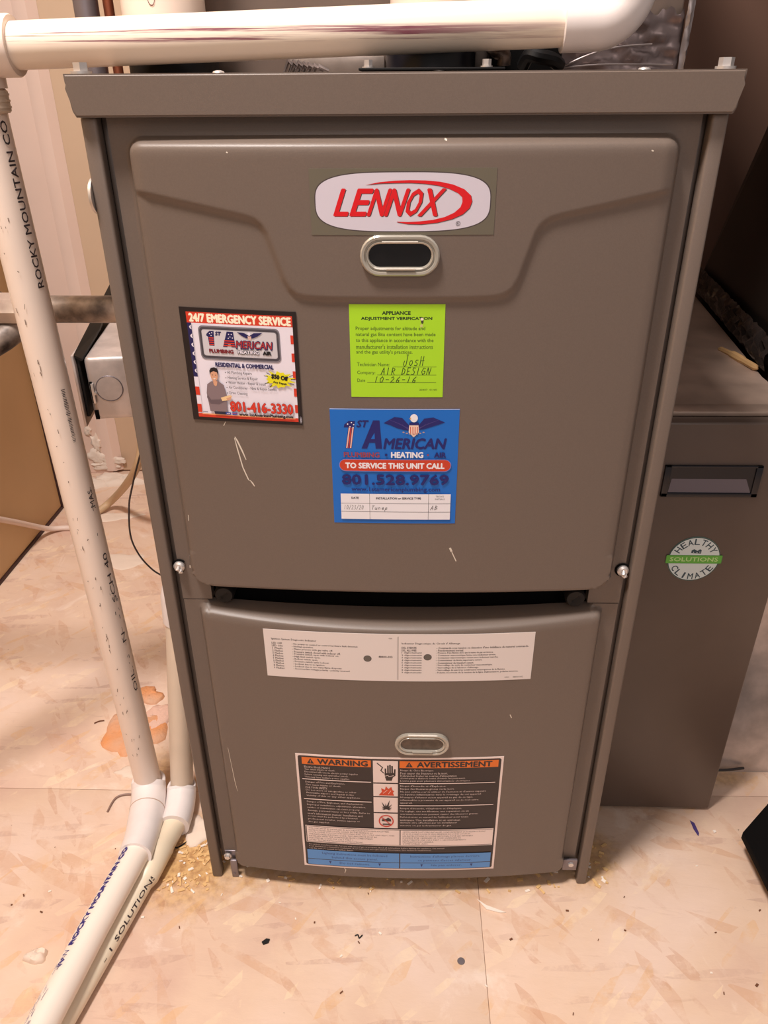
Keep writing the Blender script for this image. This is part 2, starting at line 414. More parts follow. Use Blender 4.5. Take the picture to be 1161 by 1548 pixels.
def sheet(name, surf, m, parent, W, thick=.0003, n=None, margin=0):
    """the sticker's own backing: a thin slab following the surface"""
    bm = BM(); n = n or max(2, int(W/.003)); k = 6
    g = [[[bm.verts.new(surf(i/n, j/k, h)) for h in (0, thick)] for j in range(k+1)] for i in range(n+1)]
    for i in range(n):
        for j in range(k):
            for h in (0, 1): bm.faces.new((g[i][j][h], g[i+1][j][h], g[i+1][j+1][h], g[i][j+1][h]))
    for i in range(n):
        for j in (0, k): bm.faces.new((g[i][j][0], g[i+1][j][0], g[i+1][j][1], g[i][j][1]))
    for j in range(k):
        for i in (0, n): bm.faces.new((g[i][j][0], g[i][j+1][0], g[i][j+1][1], g[i][j][1]))
    return build(name, bm, m, parent, angle=60)

# ================================================================ THE ROOM
def plank(name, x0, x1, y0, y1, z0, z1, m, parent, bev=.002):
    bm = BM(); box(bm, x0, x1, y0, y1, z0, z1, bev); return build(name, bm, m, parent)
fl = empty('floor', (0, 0, 0), None, None); tag(fl, 'pinkish beige painted subfloor of wood flake sheets with thin seams', None, None, 'structure')
for (x0, x1, y0, y1) in ((-1.6,.0948,-1.4,.127), (.0952,1.6,-1.4,.1342), (-1.6,-.20,.1276,1.4), (-.1992,1.6,.1348,1.4)):
    o = plank('floor_panel', x0, x1, y0, y1, -.0015, 0, FLOOR, fl, .0006)
o = plank('floor_slab', -1.6, 1.6, -1.4, 1.4, -.06, -.0018, mat('seam_brown', srgb(196,160,136), .8), fl, 0)

# back wall: two runs of drywall meeting at a taped corner
wl = plank('wall_back', -1.6, -.716, 1.10, 1.2, 0.0, 2.35, WALLP, None); tag(recenter(wl), kind='structure')
wl = plank('wall_back_right', -.716, 1.6, 1.108, 1.2, 0.004, 2.35, WALLB, None); tag(recenter(wl), kind='structure')
bm = BM()
prism(bm, [(-.735,1.0995,.008), (-.722,1.0935,.008), (-.706,1.094,.008), (-.690,1.1075,.008), (-.70,1.1078,.008), (-.735,1.1002,.008)], (0,0,2.34))
wt = build('trim_1', bm, WALLP); tag(recenter(wt), 'rounded taped drywall corner running up the back wall', None, None, 'structure')
# left wall: tan painted panel ending short of the back wall with a dark edge strip
wl = plank('wall_left', -.87, -.77, -1.4, .915, 0.006, 2.35, WALLT, None); tag(recenter(wl), kind='structure')
t2 = plank('wall_left_edge', -.874, -.766, .9155, .925, 0, 2.35, DARKT, None); tag(recenter(t2), 'dark narrow edge strip at the end of the tan wall', kind='structure')  # dark narrow strip closing the far end of the wall
t3 = plank('shadow_gap_left', -.869, -.7665, -1.4, .9145, 0, .0055, DARKT, None, .001); tag(recenter(t3), 'dark strip standing in for the shade under the tan wall', kind='structure')  # dark strip colours in the line of shade under the wall

# ================================================================ FURNACE
FX = .2225; H = .838
fur = empty('furnace', (0, .35, 0), 'tall taupe metal gas furnace with two stacked doors and stickers', 'furnace')
YF = .007                                     # door flange plane
def rr_dist(x, z, x0, x1, z0, z1, rt, rb):
    """signed distance inside a rounded rectangle (positive inside)"""
    r = rt if z > (z0+z1)/2 else rb
    cx, cz = (x0+x1)/2, (z0+z1)/2
    dx = abs(x-cx)-((x1-x0)/2-r); dz = abs(z-cz)-((z1-z0)/2-r)
    if dx > 0 and dz > 0: return r-math.hypot(dx, dz)
    return r-max(dx, dz)
def sm(a, b, t):
    t = max(0., min(1., (t-a)/(b-a))); return t*t*(3-2*t)
# the stepped crease of the upper door: everything above it stands 2.6 mm prouder
CR = [(-.192,.7646), (-.112,.7482), (-.105,.7460), (-.1005,.7425), (-.097,.7370), (-.0865,.7050), (-.0825,.6975), (-.078,.6935), (-.071,.6915), (-.05,.6905),
      (0,.6903), (.05,.6905), (.071,.6915), (.078,.6935), (.0835,.6975), (.0875,.7050), (.0975,.7370), (.101,.7425), (.106,.7460), (.113,.7480), (.192,.7640)]
def crease(x, z):
    best = 1e9; sgn = 1
    for (ax, az), (bx, bz) in zip(CR[:-1], CR[1:]):
        dx, dz = bx-ax, bz-az; t = max(0, min(1, ((x-ax)*dx+(z-az)*dz)/(dx*dx+dz*dz)))
        px, pz = x-(ax+dx*t), z-(az+dz*t); d = math.hypot(px, pz)
        if d < best: best = d; sgn = 1 if (dx*pz-dz*px) > 0 else -1
    return best*sgn
UP = (-.1945, .1955, .4232, .8005)
LO = (-.1915, .1925, .0258, .3995)
def upper_face(x, z, fast=False):
    y = -.004-.010*max(0, 1-(x/.193)**2)
    c = crease(x, z) if .66 < z < .79 else (1 if z >= .7 else -1)
    return y-.0026*sm(-.0022, .0022, c)*sm(.197, .180, abs(x))
def upper_y(x, z):
    d = rr_dist(x, z, *UP, .013, .022)
    if d <= 0:
        if False:      # deep finger gap below the bowed face
            return YF + .045*sm(.185, .172, abs(x)) 
        return YF
    k = sm(0, .0052 if z > .44 else .0025, d)
    dt = UP[3]-z; sh = .0055*max(0, 1-dt/.009)**2
    side = .0025*max(0, 1-d/.014)**2 if z > .46 else 0
    return YF+(upper_face(x, z)+sh+side-YF)*k
def lower_face(x, z): return -.004-.0135*max(0, 1-(x/.193)**2)
def lower_y(x, z):
    tz = LO[3]-.0105*max(0, 1-(x/.193)**2)
    d = rr_dist(x, z, LO[0], LO[1], LO[2], tz, .008, .012)
    if d <= 0: return YF
    k = sm(0, .0045 if z > .05 else .002, d)
    dt = tz-z; L = .0135; t = max(0, 1-dt/L)
    sh = .0048*(1-math.sqrt(max(0, 1-t*t*.97)))
    side = .002*max(0, 1-d/.012)**2 if z > .05 else 0
    return YF+(lower_face(x, z)+sh+side-YF)*k
def heightfield(name, fn, x0, x1, z0, z1, nx, nz, back=.016, keep=None, ztop=None):
    bm = BM(); g = []
    for i in range(nx+1):
        x = x0+(x1-x0)*i/nx
        zt = ztop(x) if ztop else z1
        g.append([bm.verts.new((x, fn(x, z0+(zt-z0)*j/nz), z0+(zt-z0)*j/nz)) for j in range(nz+1)])
    for i in range(nx):
        for j in range(nz):
            if keep and not keep(x0+(x1-x0)*(i+.5)/nx, z0+(z1-z0)*(j+.5)/nz): continue
            bm.faces.new((g[i][j], g[i+1][j], g[i+1][j+1], g[i][j+1]))
    bmesh.ops.delete(bm, geom=[v for v in bm.verts if not v.link_faces], context='VERTS')
    ed = [e for e in bm.edges if len(e.link_faces) == 1]
    ex = bmesh.ops.extrude_edge_only(bm, edges=ed)
    for v in ex['geom']:
        if isinstance(v, bmesh.types.BMVert): v.co.y = max(v.co.y, YF)+back*.6
    return bm
def in_low(x, z):
    if z > .037: return True
    return rr_dist(x, z, *LO, .008, .012) > -.0004
def in_up(x, z):
    if abs(x) > .178 or z > .4225: return True
    return False
bm = heightfield('u', upper_y, -.2065, .2070, .4022, .8115, 250, 248, keep=in_up)
build('upper_door', bm, TAUPE, fur, angle=50)['label'] = 'upper door with a raised bowed face and a stepped crease'
bm = heightfield('l', lower_y, -.2060, .2065, .0238, .4012, 230, 222, keep=in_low, ztop=lambda x: LO[3]-.0105*max(0, 1-(x/.193)**2)-.0008+(.4012-LO[3]+.0105*max(0, 1-(x/.193)**2)+.0008)*sm(.180, .183, abs(x)))
build('lower_door', bm, TAUPE, fur, angle=50)['label'] = 'lower door with a bowed face'
# case: two sides, back, base and rolled front strips
bm = BM()
for s in (-1, 1):
    a, b = sorted((s*FX, s*(FX-.0015))); box(bm, a, b, .003, .70, .012, .832)
    a, b = sorted((s*FX, s*.2112)); box(bm, a, b, 0, .012, .0, .8125, .0020, seg=3)      # rolled front strip down to the floor
    a, b = sorted((s*.2125, s*.2085)); box(bm, a, b, .014, .026, .02, .812, .0008)     # inner return of the strip
box(bm, -FX, FX, .698, .70, .012, .832); box(bm, -FX, FX, .03, .70, .012, .016); box(bm, -FX, FX, .02, .70, .830, .8365)
build('case', bm, TAUPE, fur)
bm = BM(); box(bm, -.2085, .2085, .030, .034, .010, .812); box(bm, -.207, .207, .0285, .0295, .0, .03)
build('void_panel', bm, VOID, fur)['label'] = 'near-black sheet standing in for the shade behind the doors'  # the cavity's shade is painted as a near-black sheet
# top cap with turned-down front lip
bm = BM()
poly = [(-.2268,-.006,H), (.2268,-.006,H), (.2266,-.006,H-.0055), (.2252,-.006,H-.0085), (.2246,-.006,H-.0225), (.2226,-.006,H-.0262), (-.2226,-.006,H-.0262), (-.2246,-.006,H-.0225), (-.2252,-.006,H-.0085), (-.2266,-.006,H-.0055)]
prism(bm, poly, (0,.004,0)); 
bmesh.ops.bevel(bm, geom=[e for e in bm.edges if abs(e.verts[0].co.y+.006) < 1e-6 and abs(e.verts[1].co.y+.006) < 1e-6], offset=.0014, segments=3, affect='EDGES')
box(bm, -.2266, .2266, -.0045, .70, H-.0018, H, .0008)
for s in (-1, 1):
    a, b = sorted((s*.2268, s*.2254)); box(bm, a, b, -.0015, .70, H-.0070, H-.001)
build('top_cap', bm, TAUPE, fur)['label'] = 'cap with a turned-down front lip'
for (x, y, r) in ((-.2180,.006,.0052), (.2160,.006,.0050)):
    bm = BM(); hexscrew(bm, (x, y, H), (0,0,1), r, .0068); build('cap_screw', bm, CHROME, fur)['label'] = 'shiny hex screw on the cap'
for (x, y) in ((-.124,.006), (.162,.004), (.025,.004)):
    bm = BM(); sweep(bm, [(x,y,H),(x,y,H+.0010),(x,y,H+.0016)], [.0042,.0036,.0012], 16); build('cap_rivet', bm, CHROME, fur)
# door screws standing in torn notches
for s in (-1, 1):
    bm = BM(); x = s*.2046
    sweep(bm, [(x,.006,.4400),(x,.0035,.4400),(x,.0020,.4400)], [.0052,.0052,.0035], 20)
    sweep(bm, [(x-.0006*s,.002,.4375),(x+.0016,.0008,.4365),(x+.0032,.0015,.4355)], [.0018,.0024,.0012], 8)
    sweep(bm, [(x,.002,.4415),(x-.0006,.0002,.4395),(x+.001,.001,.438)], [.0010,.0022,.0014], 8)
    build('door_screw', bm, CHROME, fur)['label'] = 'chipped screw at the upper door edge'
    bm = BM(); pts = [(x+.0062*math.cos(a), .0062, .440+.0062*math.sin(a)) for a in [i*PI/9 for i in range(2, 16)]]
    sweep(bm, pts, .0009, 8); build('screw_notch', bm, VOID, fur)
# rubber grommets in the gap between the doors
for x in (-.1655, .1645):
    bm = BM(); sweep(bm, [(x,.028,.4100),(x,.004,.4100),(x,.0015,.4100),(x,.0015,.4100),(x,.0035,.4100)], [.0095,.0095,.0080,.0042,.0035], 24)
    build('grommet', bm, BLACK, fur)['label'] = 'black rubber grommet in the gap between the doors'
# lower corner brackets with screws and floor lugs
bm = BM(); box(bm, -.2055, -.1905, .006, .009, .024, .040, .0008); box(bm, -.1988, -.1908, .0, .0035, .0, .030, .001)
cyl(bm, (-.1955,-.0006,.0065), (-.1955,.0,.0065), .0016, 12); build('corner_bracket', bm, STEELP, fur)
bm = BM(); box(bm, .1925, .2090, .002, .005, .022, .040, .0008); build('corner_bracket', bm, STEELP, fur)
for (x, z) in ((-.2015,.0345), (.2015,.0335)):
    bm = BM(); hexscrew(bm, (x, .004, z), (0,-1,0), .0032, .004); build('bracket_screw', bm, CHROME, fur)
# knockout plug on the left edge
bm = BM(); sweep(bm, [(-.2225,.008,.7605),(-.2246,.008,.7605),(-.2258,.008,.7605)], [.0125,.0122,.0085], 24)
build('hole_plug', bm, CHROME, fur)['label'] = 'chrome plug in the left side'
# sight glasses
def stadium(cx, cz, hw, hh, n=12):
    p = []
    for k in range(n+1):
        a = -PI/2+PI*k/n; p.append((cx+hw-hh+hh*math.cos(a), cz+hh*math.sin(a)))
    for k in range(n+1):
        a = PI/2+PI*k/n; p.append((cx-hw+hh+hh*math.cos(a), cz+hh*math.sin(a)))
    return p
def sight(cx, cz, hw, hh, fy, glass, label):
    y0 = fy(cx, cz)
    bm = BM(); rings = []
    for off, dy in ((0,.0005), (0,-.0024), (.0011,-.0034), (.0028,-.0032), (.0034,-.0018), (.0042,-.0018), (.0048,-.003), (.0058,-.0026), (.0064,.0)):
        rings.append([bm.verts.new((x, fy(cx, z)+dy+(0 if True else 0), z)) for x, z in stadium(cx, cz, hw-off, hh-off)])
    for a, b in zip(rings[:-1], rings[1:]):
        for j in range(len(a)): bm.faces.new((a[j], a[(j+1)%len(a)], b[(j+1)%len(b)], b[j]))
    o = build('sight_glass', bm, CLEAR, fur); o['label'] = label
    bm = BM(); v = [bm.verts.new((x, y0-.0008, z)) for x, z in stadium(cx, cz, hw-.0063, hh-.0063)]
    w_ = [bm.verts.new((x, y0-.0002, z)) for x, z in stadium(cx, cz, hw-.0063, hh-.0063)]
    bm.faces.new(v); bm.faces.new(w_[::-1])
    for j in range(len(v)): bm.faces.new((v[j], v[(j+1)%len(v)], w_[(j+1)%len(v)], w_[j]))
    build('glass', bm, glass, o)
    bm = BM()
    sweep(bm, [(cx-hw*.35, y0-.0032, cz-hh+.0052), (cx+hw*.38, y0-.0032, cz-hh+.0052)], .0011, 8)
    sweep(bm, [(cx-hw*.45, y0-.0032, cz+hh-.0045), (cx+hw*.45, y0-.0032, cz+hh-.0045)], .0007, 8)
    build('bezel_lip', bm, CLEAR, o)
GLASSD = mat('sight_dark', srgb(20,17,17), .12); GLASSB = mat('sight_brown', srgb(92,80,70), .15, var=.2, vscale=150)
sight(-.0003, .7226, .0287, .0142, upper_face, GLASSD, 'clear oval window with dark glass in the upper door')
sight(.0240, .2420, .0277, .0143, lower_face, GLASSB, 'clear oval window in the lower door')

# --- lettering surfaces
def door_surf(x0, x1, z0, z1, fn, dxb=0., lift=.0):
    """u,v -> point on the door; dxb shifts the bottom edge sideways (tilted sticker)"""
    def f(u, v, h):
        x = x0+(x1-x0)*u+dxb*v; z = z1+(z0-z1)*v
        return (x, fn(x, z)-lift-h, z)
    return f
WHITE = ink(236,230,232); BLK = ink(22,20,22); NAVY = ink(28,30,112); RED = ink(205,52,36)
# 1. name badge (film with a pale badge)
W, Hh = .1295, .0437
sf = door_surf(-.0634,.0662,.7366,.7802, upper_face)
o = sheet('badge_sticker', sf, ink(104,98,84,.3), fur, W); o['label'] = 'olive film sticker with silver badge and red LENNOX lettering'
p = Print(W, Hh)
BD = ink(206,200,212,.3); R1 = ink(212,22,30,.35); DG = ink(70,60,60)
p.ell(50, 50, 47.7, 45.6, DG, 60, 3.3); p.ell(50, 50, 47.1, 44.0, BD, 60, 3.3)
for ch, u0, u1 in (('L',12.6,19.8), ('E',21.4,29.6), ('N',30.8,39.2), ('N',40.2,48.9), ('O',50.3,57.6), ('X',58.4,68.6)):
    p.text(ch, u0+.45, 31.4, u1+.45, 71.0, DG, shear=.36, bold=.40); p.text(ch, u0, 30.6, u1, 70.2, R1, shear=.36, bold=.40, bump=True)
outer = [(30,24.2),(38,20.0),(46,18),(54,17.2),(62,17.8),(70,19.8),(77,24),(83,31),(86.6,40),(87.4,49),(86.2,59),(82.6,68.5),(77,75.5),(69,81),(60,83.6),(53,83),(47,80)]
inner = [(30,24.2),(38,22.0),(46,21.4),(54,21.2),(62,22.6),(69,25.4),(74.8,30),(79.6,36.5),(82,43),(82.2,50),(81.2,58),(78,66),(73,72.4),(66.5,76.8),(59,79),(53,79.8),(47,79.3)]
for dd, mm in ((.5, DG), (0, R1)):
    pts = []; q = []
    for a, b in zip(outer, inner): pts += [(a[0]+dd*.6, a[1]+dd*1.6), (b[0]+dd*.6, b[1]+dd*1.6)]
    for i in range(len(outer)-1): q.append((2*i, 2*i+1, 2*i+3, 2*i+2))
    p.poly(pts, mm, q)
p.ring(80.3, 82.5, 1.2, 3.6, .25, DG); p.text('R', 79.8, 80.8, 80.8, 84.2, DG)
p.finish('lettering', sf, o)

# 2. lime sticker
W, Hh = .0722, .0730
sf = door_surf(-.0384,.0338,.6139,.6869, upper_face)
o = sheet('lime_sticker', sf, ink(166,218,36), fur, W); o['label'] = 'lime green appliance adjustment verification sticker'
p = Print(W, Hh); G1 = ink(34,60,22); G2 = ink(78,112,28)
p.text('APPLIANCE', 34.5, 7, 64, 10.6, G1, bold=.28); p.text('ADJUSTMENT VERIFICATION', 12.5, 13, 86.5, 16.8, G1, bold=.28)
for s_, u1, v0 in (('Proper adjustments for altitude and',79.5,23),('natural gas Btu content have been made',90.5,29.3),('to this appliance in accordance with the',88.5,35.6),
                ("manufacturer's installation instructions",88,41.8),("and the gas utility's practices.",66.5,48)):
    p.text(s_, 6.5, v0, u1, v0+4.9, G2, bold=.10)
p.text('Technician Name:', 7, 61.6, 42, 65.4, G2, bold=.08); p.text('Company:', 7, 70.6, 26.5, 75.4, G2, bold=.08); p.text('Date', 7, 79.4, 15.5, 83, G2, bold=.08)
for u0, v in ((46,66),(28.5,74.9),(17.5,83.4)): p.rect(u0, v, 92.5, v+.45, G2)
p.hand('JosH', 57, 54.5, 80, 64.8, G1, .0005); p.hand('AIR DESIGN', 33, 67, 87, 74.6, G1, .0005); p.hand('10-26-16', 25, 77, 72, 83.4, G1, .00048)
p.text('20407  01/00', 74.5, 90.6, 93.5, 92.6, G2)
p.ell(76.4, 17.6, 1.3, 2.4, ink(60,60,40)); p.ell(76.0, 15.2, 1.7, 1.4, PALE); p.ell(75.6, 22.0, 1.5, 1.8, ink(196,200,120))
p.finish('lettering', sf, o)

# 3. blue sticker
W, Hh = .1042, .1050
sf = door_surf(-.0563,.0479,.4988,.6038, upper_face)
o = sheet('blue_sticker', sf, ink(8,104,196), fur, W); o['label'] = 'bright blue service call sticker with an eagle and a white table'
p = Print(W, Hh); NB = ink(24,26,104); WH = ink(232,230,236); RB = ink(196,60,32); PK = ink(236,180,164)
p.rect(0, 0, 100, .5, ink(190,200,220)); 
# the numeral one in stars and stripes
p.poly([(13,33),(11.4,33),(14,15.5),(10.5,15.5),(11,13),(14.5,10),(19.5,10),(16.2,33)], NB)
p.line([(12.4,32.4),(14.9,15.8)], .0011, PK); p.line([(15.4,32.4),(17.7,15.8)], .0011, PK); p.line([(13.9,32.4),(16.3,15.8)], .0009, RB)
for a, b in ((13.6,12.6),(16.6,11.4),(18.3,13.0),(15.4,14.8),(17.8,15.4)): p.ell(a, b, .55, .55, WH, 8)
p.text('ST', 20.5, 9.5, 28.5, 15.0, NB, shear=.25, bold=.35)
p.poly([(24,33),(33.4,9.3),(38.4,9.3),(40.2,33),(35.2,33),(34.8,28),(30.2,28),(28.4,33)], NB); p.poly([(31.5,24.8),(34.6,24.8),(34.4,19.6)], ink(8,104,196))
p.text('MERICAN', 41.5, 24.3, 89, 33, NB, shear=.18, bold=.45)
p.poly([(62,14),(56,7.2),(50,6.4),(41.5,11.4),(47,13.2),(52,15.6),(57,17),(62,17.6)], NB); p.poly([(68,14),(73,7.6),(80,6.8),(89,10.8),(83,13),(77,15),(72,16.6),(68,17)], NB)
for k in range(5): p.line([(61,15.5+k*.4),(46+k*2.4,8.6+k*.9)], .0003, ink(70,60,130)); p.line([(69,15.2+k*.3),(84-k*2.4,8.8+k*.8)], .0003, ink(70,60,130))
p.poly([(61.5,12),(68.5,12),(69,19),(65,23),(61,19)], ink(236,206,190))
for k in range(4): p.line([(62.4+k*1.8,14.5),(62.6+k*1.7,20.5)], .0006, RB)
p.rect(61.5, 10.8, 68.8, 13.0, NB); p.ell(65, 7.2, 3.0, 3.4, WH, 14); p.poly([(62.6,6.6),(61.2,7.8),(63,8.4)], ink(220,170,60))
for k in range(7): p.ell(57+k*2.6, 18.8+1.6*math.sin(k*PI/6), .9, .5, ink(190,150,130), 8)
p.text('PLUMBING', 10, 36, 38, 40.2, ink(150,62,78), bold=.2); p.text('HEATING', 47.5, 35.6, 72.5, 40.4, WH, bold=.3); p.text('AIR', 81.5, 36, 90.5, 40.2, NB, bold=.3)
p.ell(43.4, 38.1, 1.1, 1.1, NB, 12); p.ell(76.4, 38.0, .9, .9, ink(140,60,90), 12)
p.rrect(5.8, 41.8, 95, 52.6, 5.2, ink(110,130,200)); p.rrect(6.3, 42.3, 94.5, 52.1, 4.8, RB)
p.text('TO SERVICE THIS UNIT CALL', 11, 45.2, 89.6, 49.8, WH, bold=.3)
p.text('801.528.9769', 8, 55.6, 93.2, 64.2, NB, bold=.5); p.text('www.1stamericanplumbing.com', 15.2, 66.6, 86.8, 71.2, NB, bold=.1)
p.rect(6.2, 72.6, 95.6, 96, WH); GR = ink(70,70,80)
for u in (29.6, 77.6): p.rect(u, 72.6, u+.3, 96, GR)
for v in (81.2, 88.8): p.rect(6.2, v, 95.6, v+.3, GR)
p.text('DATE', 15, 75.4, 20.8, 77.2, GR, bold=.1); p.text('INSTALLATION or SERVICE TYPE', 35, 75.6, 71.5, 77.4, GR, bold=.1)
p.text("TECH'S", 83.5, 74, 90, 75.4, GR); p.text('INITIALS', 83, 76.4, 90.8, 77.8, GR)
p.hand('10/23/20', 8.5, 83, 25, 87, ink(110,110,112), .0003); p.hand('Tunep', 31, 83.4, 45, 87, ink(90,90,92), .00035); p.hand('AB', 79.5, 83, 86, 87, ink(90,90,92), .00035)
p.finish('lettering', sf, o)

# 4. white diagnostics label on the lower door
W, Hh = .2565, .0570
sf = door_surf(-.1286,.1280,.3245,.3815, lower_face)
o = sheet('diagnostic_label', sf, ink(222,212,208), fur, W); o['label'] = 'long white diagnostic label with fine print and two grey dots'
p = Print(W, Hh); K = ink(52,44,46)
p.text('Ignition System Diagnostic Indicator', 2.8, 17, 19.6, 21.8, K, res=1, bold=.03)
rows_e = [('LED OFF','- No power to control or control hardware fault detected.',24.6), ('LED ON','- Normal operation.',8.0), ('1 Flash','- Flame present with gas valve off.',15.2),
 ('2 Flashes','- Pressure switch closed with inducer off.',18), ('3 Flashes','- Pressure switch open with inducer on.',17.4), ('4 Flashes','- High limit switch open.',10.4), ('5 Flashes','- Rollout switch open.',9.4),
 ('6 Flashes','- Pressure switch cycle lockout.',13.6), ('7 Flashes','- Lockout due to no ignition.',12), ('8 Flashes','- Lockout due to too many flame dropouts.',18.4), ('9 Flashes','- Incorrect line voltage polarity - polarity reversed.',21.4)]
for k, (a, b, wd) in enumerate(rows_e):
    v = 26+k*5.3
    p.text(a, 2.8, v, 2.8+(3.9 if k < 3 else 4.0), v+3.9, K, res=1, bold=.03); p.text(b, 10.4, v, 10.4+wd, v+4.3, K, res=1, bold=.03)
rows_f = [('DEL. ETEINTE','- Commande sous tension ou detection d\'une defaillance du materiel commande.',34), ('DEL. ALLUMEE','- Fonctionnement normal.',10), ('1 clignotement','- Presence d\'une flamme alors que la vanne de gaz est fermee.',21),
 ('2 clignotements','- Contacteur manometrique ferme avec inducteur arrete.',22), ('3 clignotements','- Contacteur manometrique ouvert avec inducteur marche.',23), ('4 clignotements','- Commutateur de limite superieure ouvert.',17), ('5 clignotements','- Commutateur de transfert ouvert.',14),
 ('6 clignotements','- Verrouillage du cycle du contacteur manometrique.',21), ('7 clignotements','- Verrouillage du a l\'absence d\'allumage.',16), ('8 clignotements','- Verrouillage du aux trop nombreuses interruptions de la flamme.',26), ('9 clignotements','- Polarite incorrecte de la tension de la ligne d\'alimentation, polarite inversee.',31)]
p.text("Indicateur Diagnostique de Circuit d' Allumage", 51.2, 17, 72.6, 21.8, K, res=1, bold=.03)
for k, (a, b, wd) in enumerate(rows_f):
    v = 26+k*5.3
    p.text(a, 51.2, v, 51.2+(5.4 if k < 2 else 7.4), v+4.0, K, res=1, bold=.03); p.text(b, 64, v, 64+wd, v+4.3, K, res=1, bold=.03)
p.rect(49.75, 5, 49.95, 97, K)
for u, v in ((38.5,52), (60.8,47.5)): p.ell(u, v, 1.45, 6.2, ink(98,92,86), 20); p.ring(u, v, 1.5, 6.6, .15, K)
p.text('48400-002', 42.6, 45.5, 47.8, 49.6, K, res=1, bold=.03); p.text('084', 46.4, 7.4, 47.6, 10.4, K, res=1)
p.text('0901     48400-002', 90, 92, 97, 95.4, K, res=1)
p.finish('lettering', sf, o)

# 5. warning label on the lower door
W, Hh = .2172, .1780
sf = door_surf(-.1078,.1094,.0436,.2216, lower_face)
sf_in = sf
o = sheet('warning_label', sf, ink(232,214,208), fur, W); o['label'] = 'large black and white warning label with orange headers and blue foot'
p = Print(W, Hh); KB = ink(46,36,36); CW = ink(232,214,208); OR = ink(224,112,32); BL = ink(84,142,206); TW = ink(214,196,190)
p.rrect(1.1, 1.3, 98.9, 98.7, 1.2, KB)
p.rect(3.0, 2.6, 36.4, 8.2, OR); p.rect(50.2, 2.6, 97.6, 8.2, OR)
for (u, a, b, s_) in ((5.4,10.6,34.8,'WARNING'), (53.0,58.6,94.5,'AVERTISSEMENT')):
    p.poly([(u,7.6),(u+3.6,7.6),(u+1.8,3.3)], KB); p.text('!', u+1.6, 4.9, u+2.0, 7.1, OR); p.text(s_, a, 3.4, b, 7.5, KB, bold=.22)
for v0, v1 in ((2.6,20.6),(21.6,32.2),(33.2,46.2),(47.2,60.4)): p.rect(37.4, v0, 49.4, v1, CW)
# electric shock hand
p.line([(39.4,4.6),(42.0,8.0),(41.2,10.6),(42.6,12.6)], .0012, KB)
for k, (x, t_) in enumerate(((43.4,9.0),(44.6,6.6),(45.6,6.0),(46.6,6.8))): p.line([(x,t_),(x+.05,13.4)], .0017, KB)
p.poly([(42.9,12.6),(47.4,12.4),(47.6,9.2),(48.3,9.2),(48.2,14.6),(47,16),(46.4,18.8),(43.8,18.8),(43.2,16)], KB); p.line([(42.7,15.2),(44.6,14.4),(45.2,15.4),(47.4,14.4)], .0006, CW)
p.poly([(40,31.4),(41.6,28.2),(41.2,25.2),(43,26.6),(43.6,23.6),(44.8,25.8),(46.2,24),(46.8,26.8),(47.6,27.6),(47.0,29),(47.6,31.4)], ink(206,70,34))
p.line([(42.2,29.6),(44.2,26.8)], .0005, CW); p.line([(44.8,30),(46.0,27.2)], .0005, CW)
c0 = (43.7, 44.0)
for a_, rr_ in ((-165,4.0),(-140,5.0),(-118,8.0),(-95,6.0),(-72,9.4),(-48,7.0),(-25,5.4),(-8,4.0)):
    a = math.radians(a_); t_ = (c0[0]+rr_*.62*math.cos(a), c0[1]+rr_*math.sin(a)); n_ = (-math.sin(a)*.8, math.cos(a)*.8)
    p.poly([(c0[0]+n_[0],c0[1]+n_[1]), t_, (c0[0]-n_[0],c0[1]-n_[1])], KB)
p.ell(43.7, 44.4, 1.2, 1.0, CW, 12)
p.poly([(41.4,52.8),(42.2,51.4),(43.4,52.2),(44.6,50.8),(46,52.2),(46.2,54),(41.4,54)], KB); p.rect(41.8, 56.2, 46, 57.2, KB)
p.ring(43.6, 53.8, 3.8, 5.4, .6, ink(200,56,40)); p.line([(41,50.2),(46.2,57.4)], .0010, ink(200,56,40))
def para(lines, u0, v0, dv, m, wmax, hgt=1.7, bold=.0):
    mx = max(len(l) for l in lines)
    for k, l in enumerate(lines): p.text(l, u0, v0+dv*k, u0+wmax*len(l)/mx, v0+dv*k+hgt, m, res=1, bold=bold)
para(['Electric Shock Hazard.','Can cause injury or death.','Disconnect all remote electric power supplies','before opening unit and other panels.','Unit may have multiple power supplies.'], 4, 9.2, 2.15, TW, 26)
p.rect(2.6, 20.0, 36.4, 20.7, CW)
para(['Danger of Fire and Explosion.','Can cause injury or death.','FOR YOUR SAFETY:','Do not store or use gasoline or other','flammable vapors and liquids in the','vicinity of this or any other appliance.'], 4, 22, 2.3, TW, 27)
p.rect(2.6, 37.0, 36.4, 37.7, CW)
para(['Danger of Fire, Explosion, and Asphyxiation.','Improper installation, adjustment, alteration,','service or maintenance can cause property','damage, personal injury or loss of life. Refer to','user\'s information manual. Installation and','service must be performed by a licensed','professional installer, service agency or','the gas supplier.'], 4, 39, 2.55, TW, 31.5)
para(['Risque de Choc Electrique.','Peut causer des blessures ou la mort.','Debrancher toutes les sources d\'alimentation','electriques a distance avant d\'ouvrir les panneaux.','L\'unite peut avoir plusieurs alimentations electriques.'], 50.6, 9.2, 2.15, TW, 34)
p.rect(50.2, 20.4, 96.8, 21.0, CW)
para(['Risque d\'Incendie et d\'Explosion.','Risque des blessures graves ou la mort.','Ne pas entreposer ni utiliser de l\'essence ni d\'autres vapeurs','ou liquides inflammables dans le voisinage de cet appareil.','N\'essayez d\'allumer aucun appareil au gaz de ce type.','inflammables a proximite de cet appareil ou de tout autre','appareil.'], 50.6, 22.2, 2.4, TW, 42)
p.rect(50.2, 39.4, 96.8, 40.0, CW)
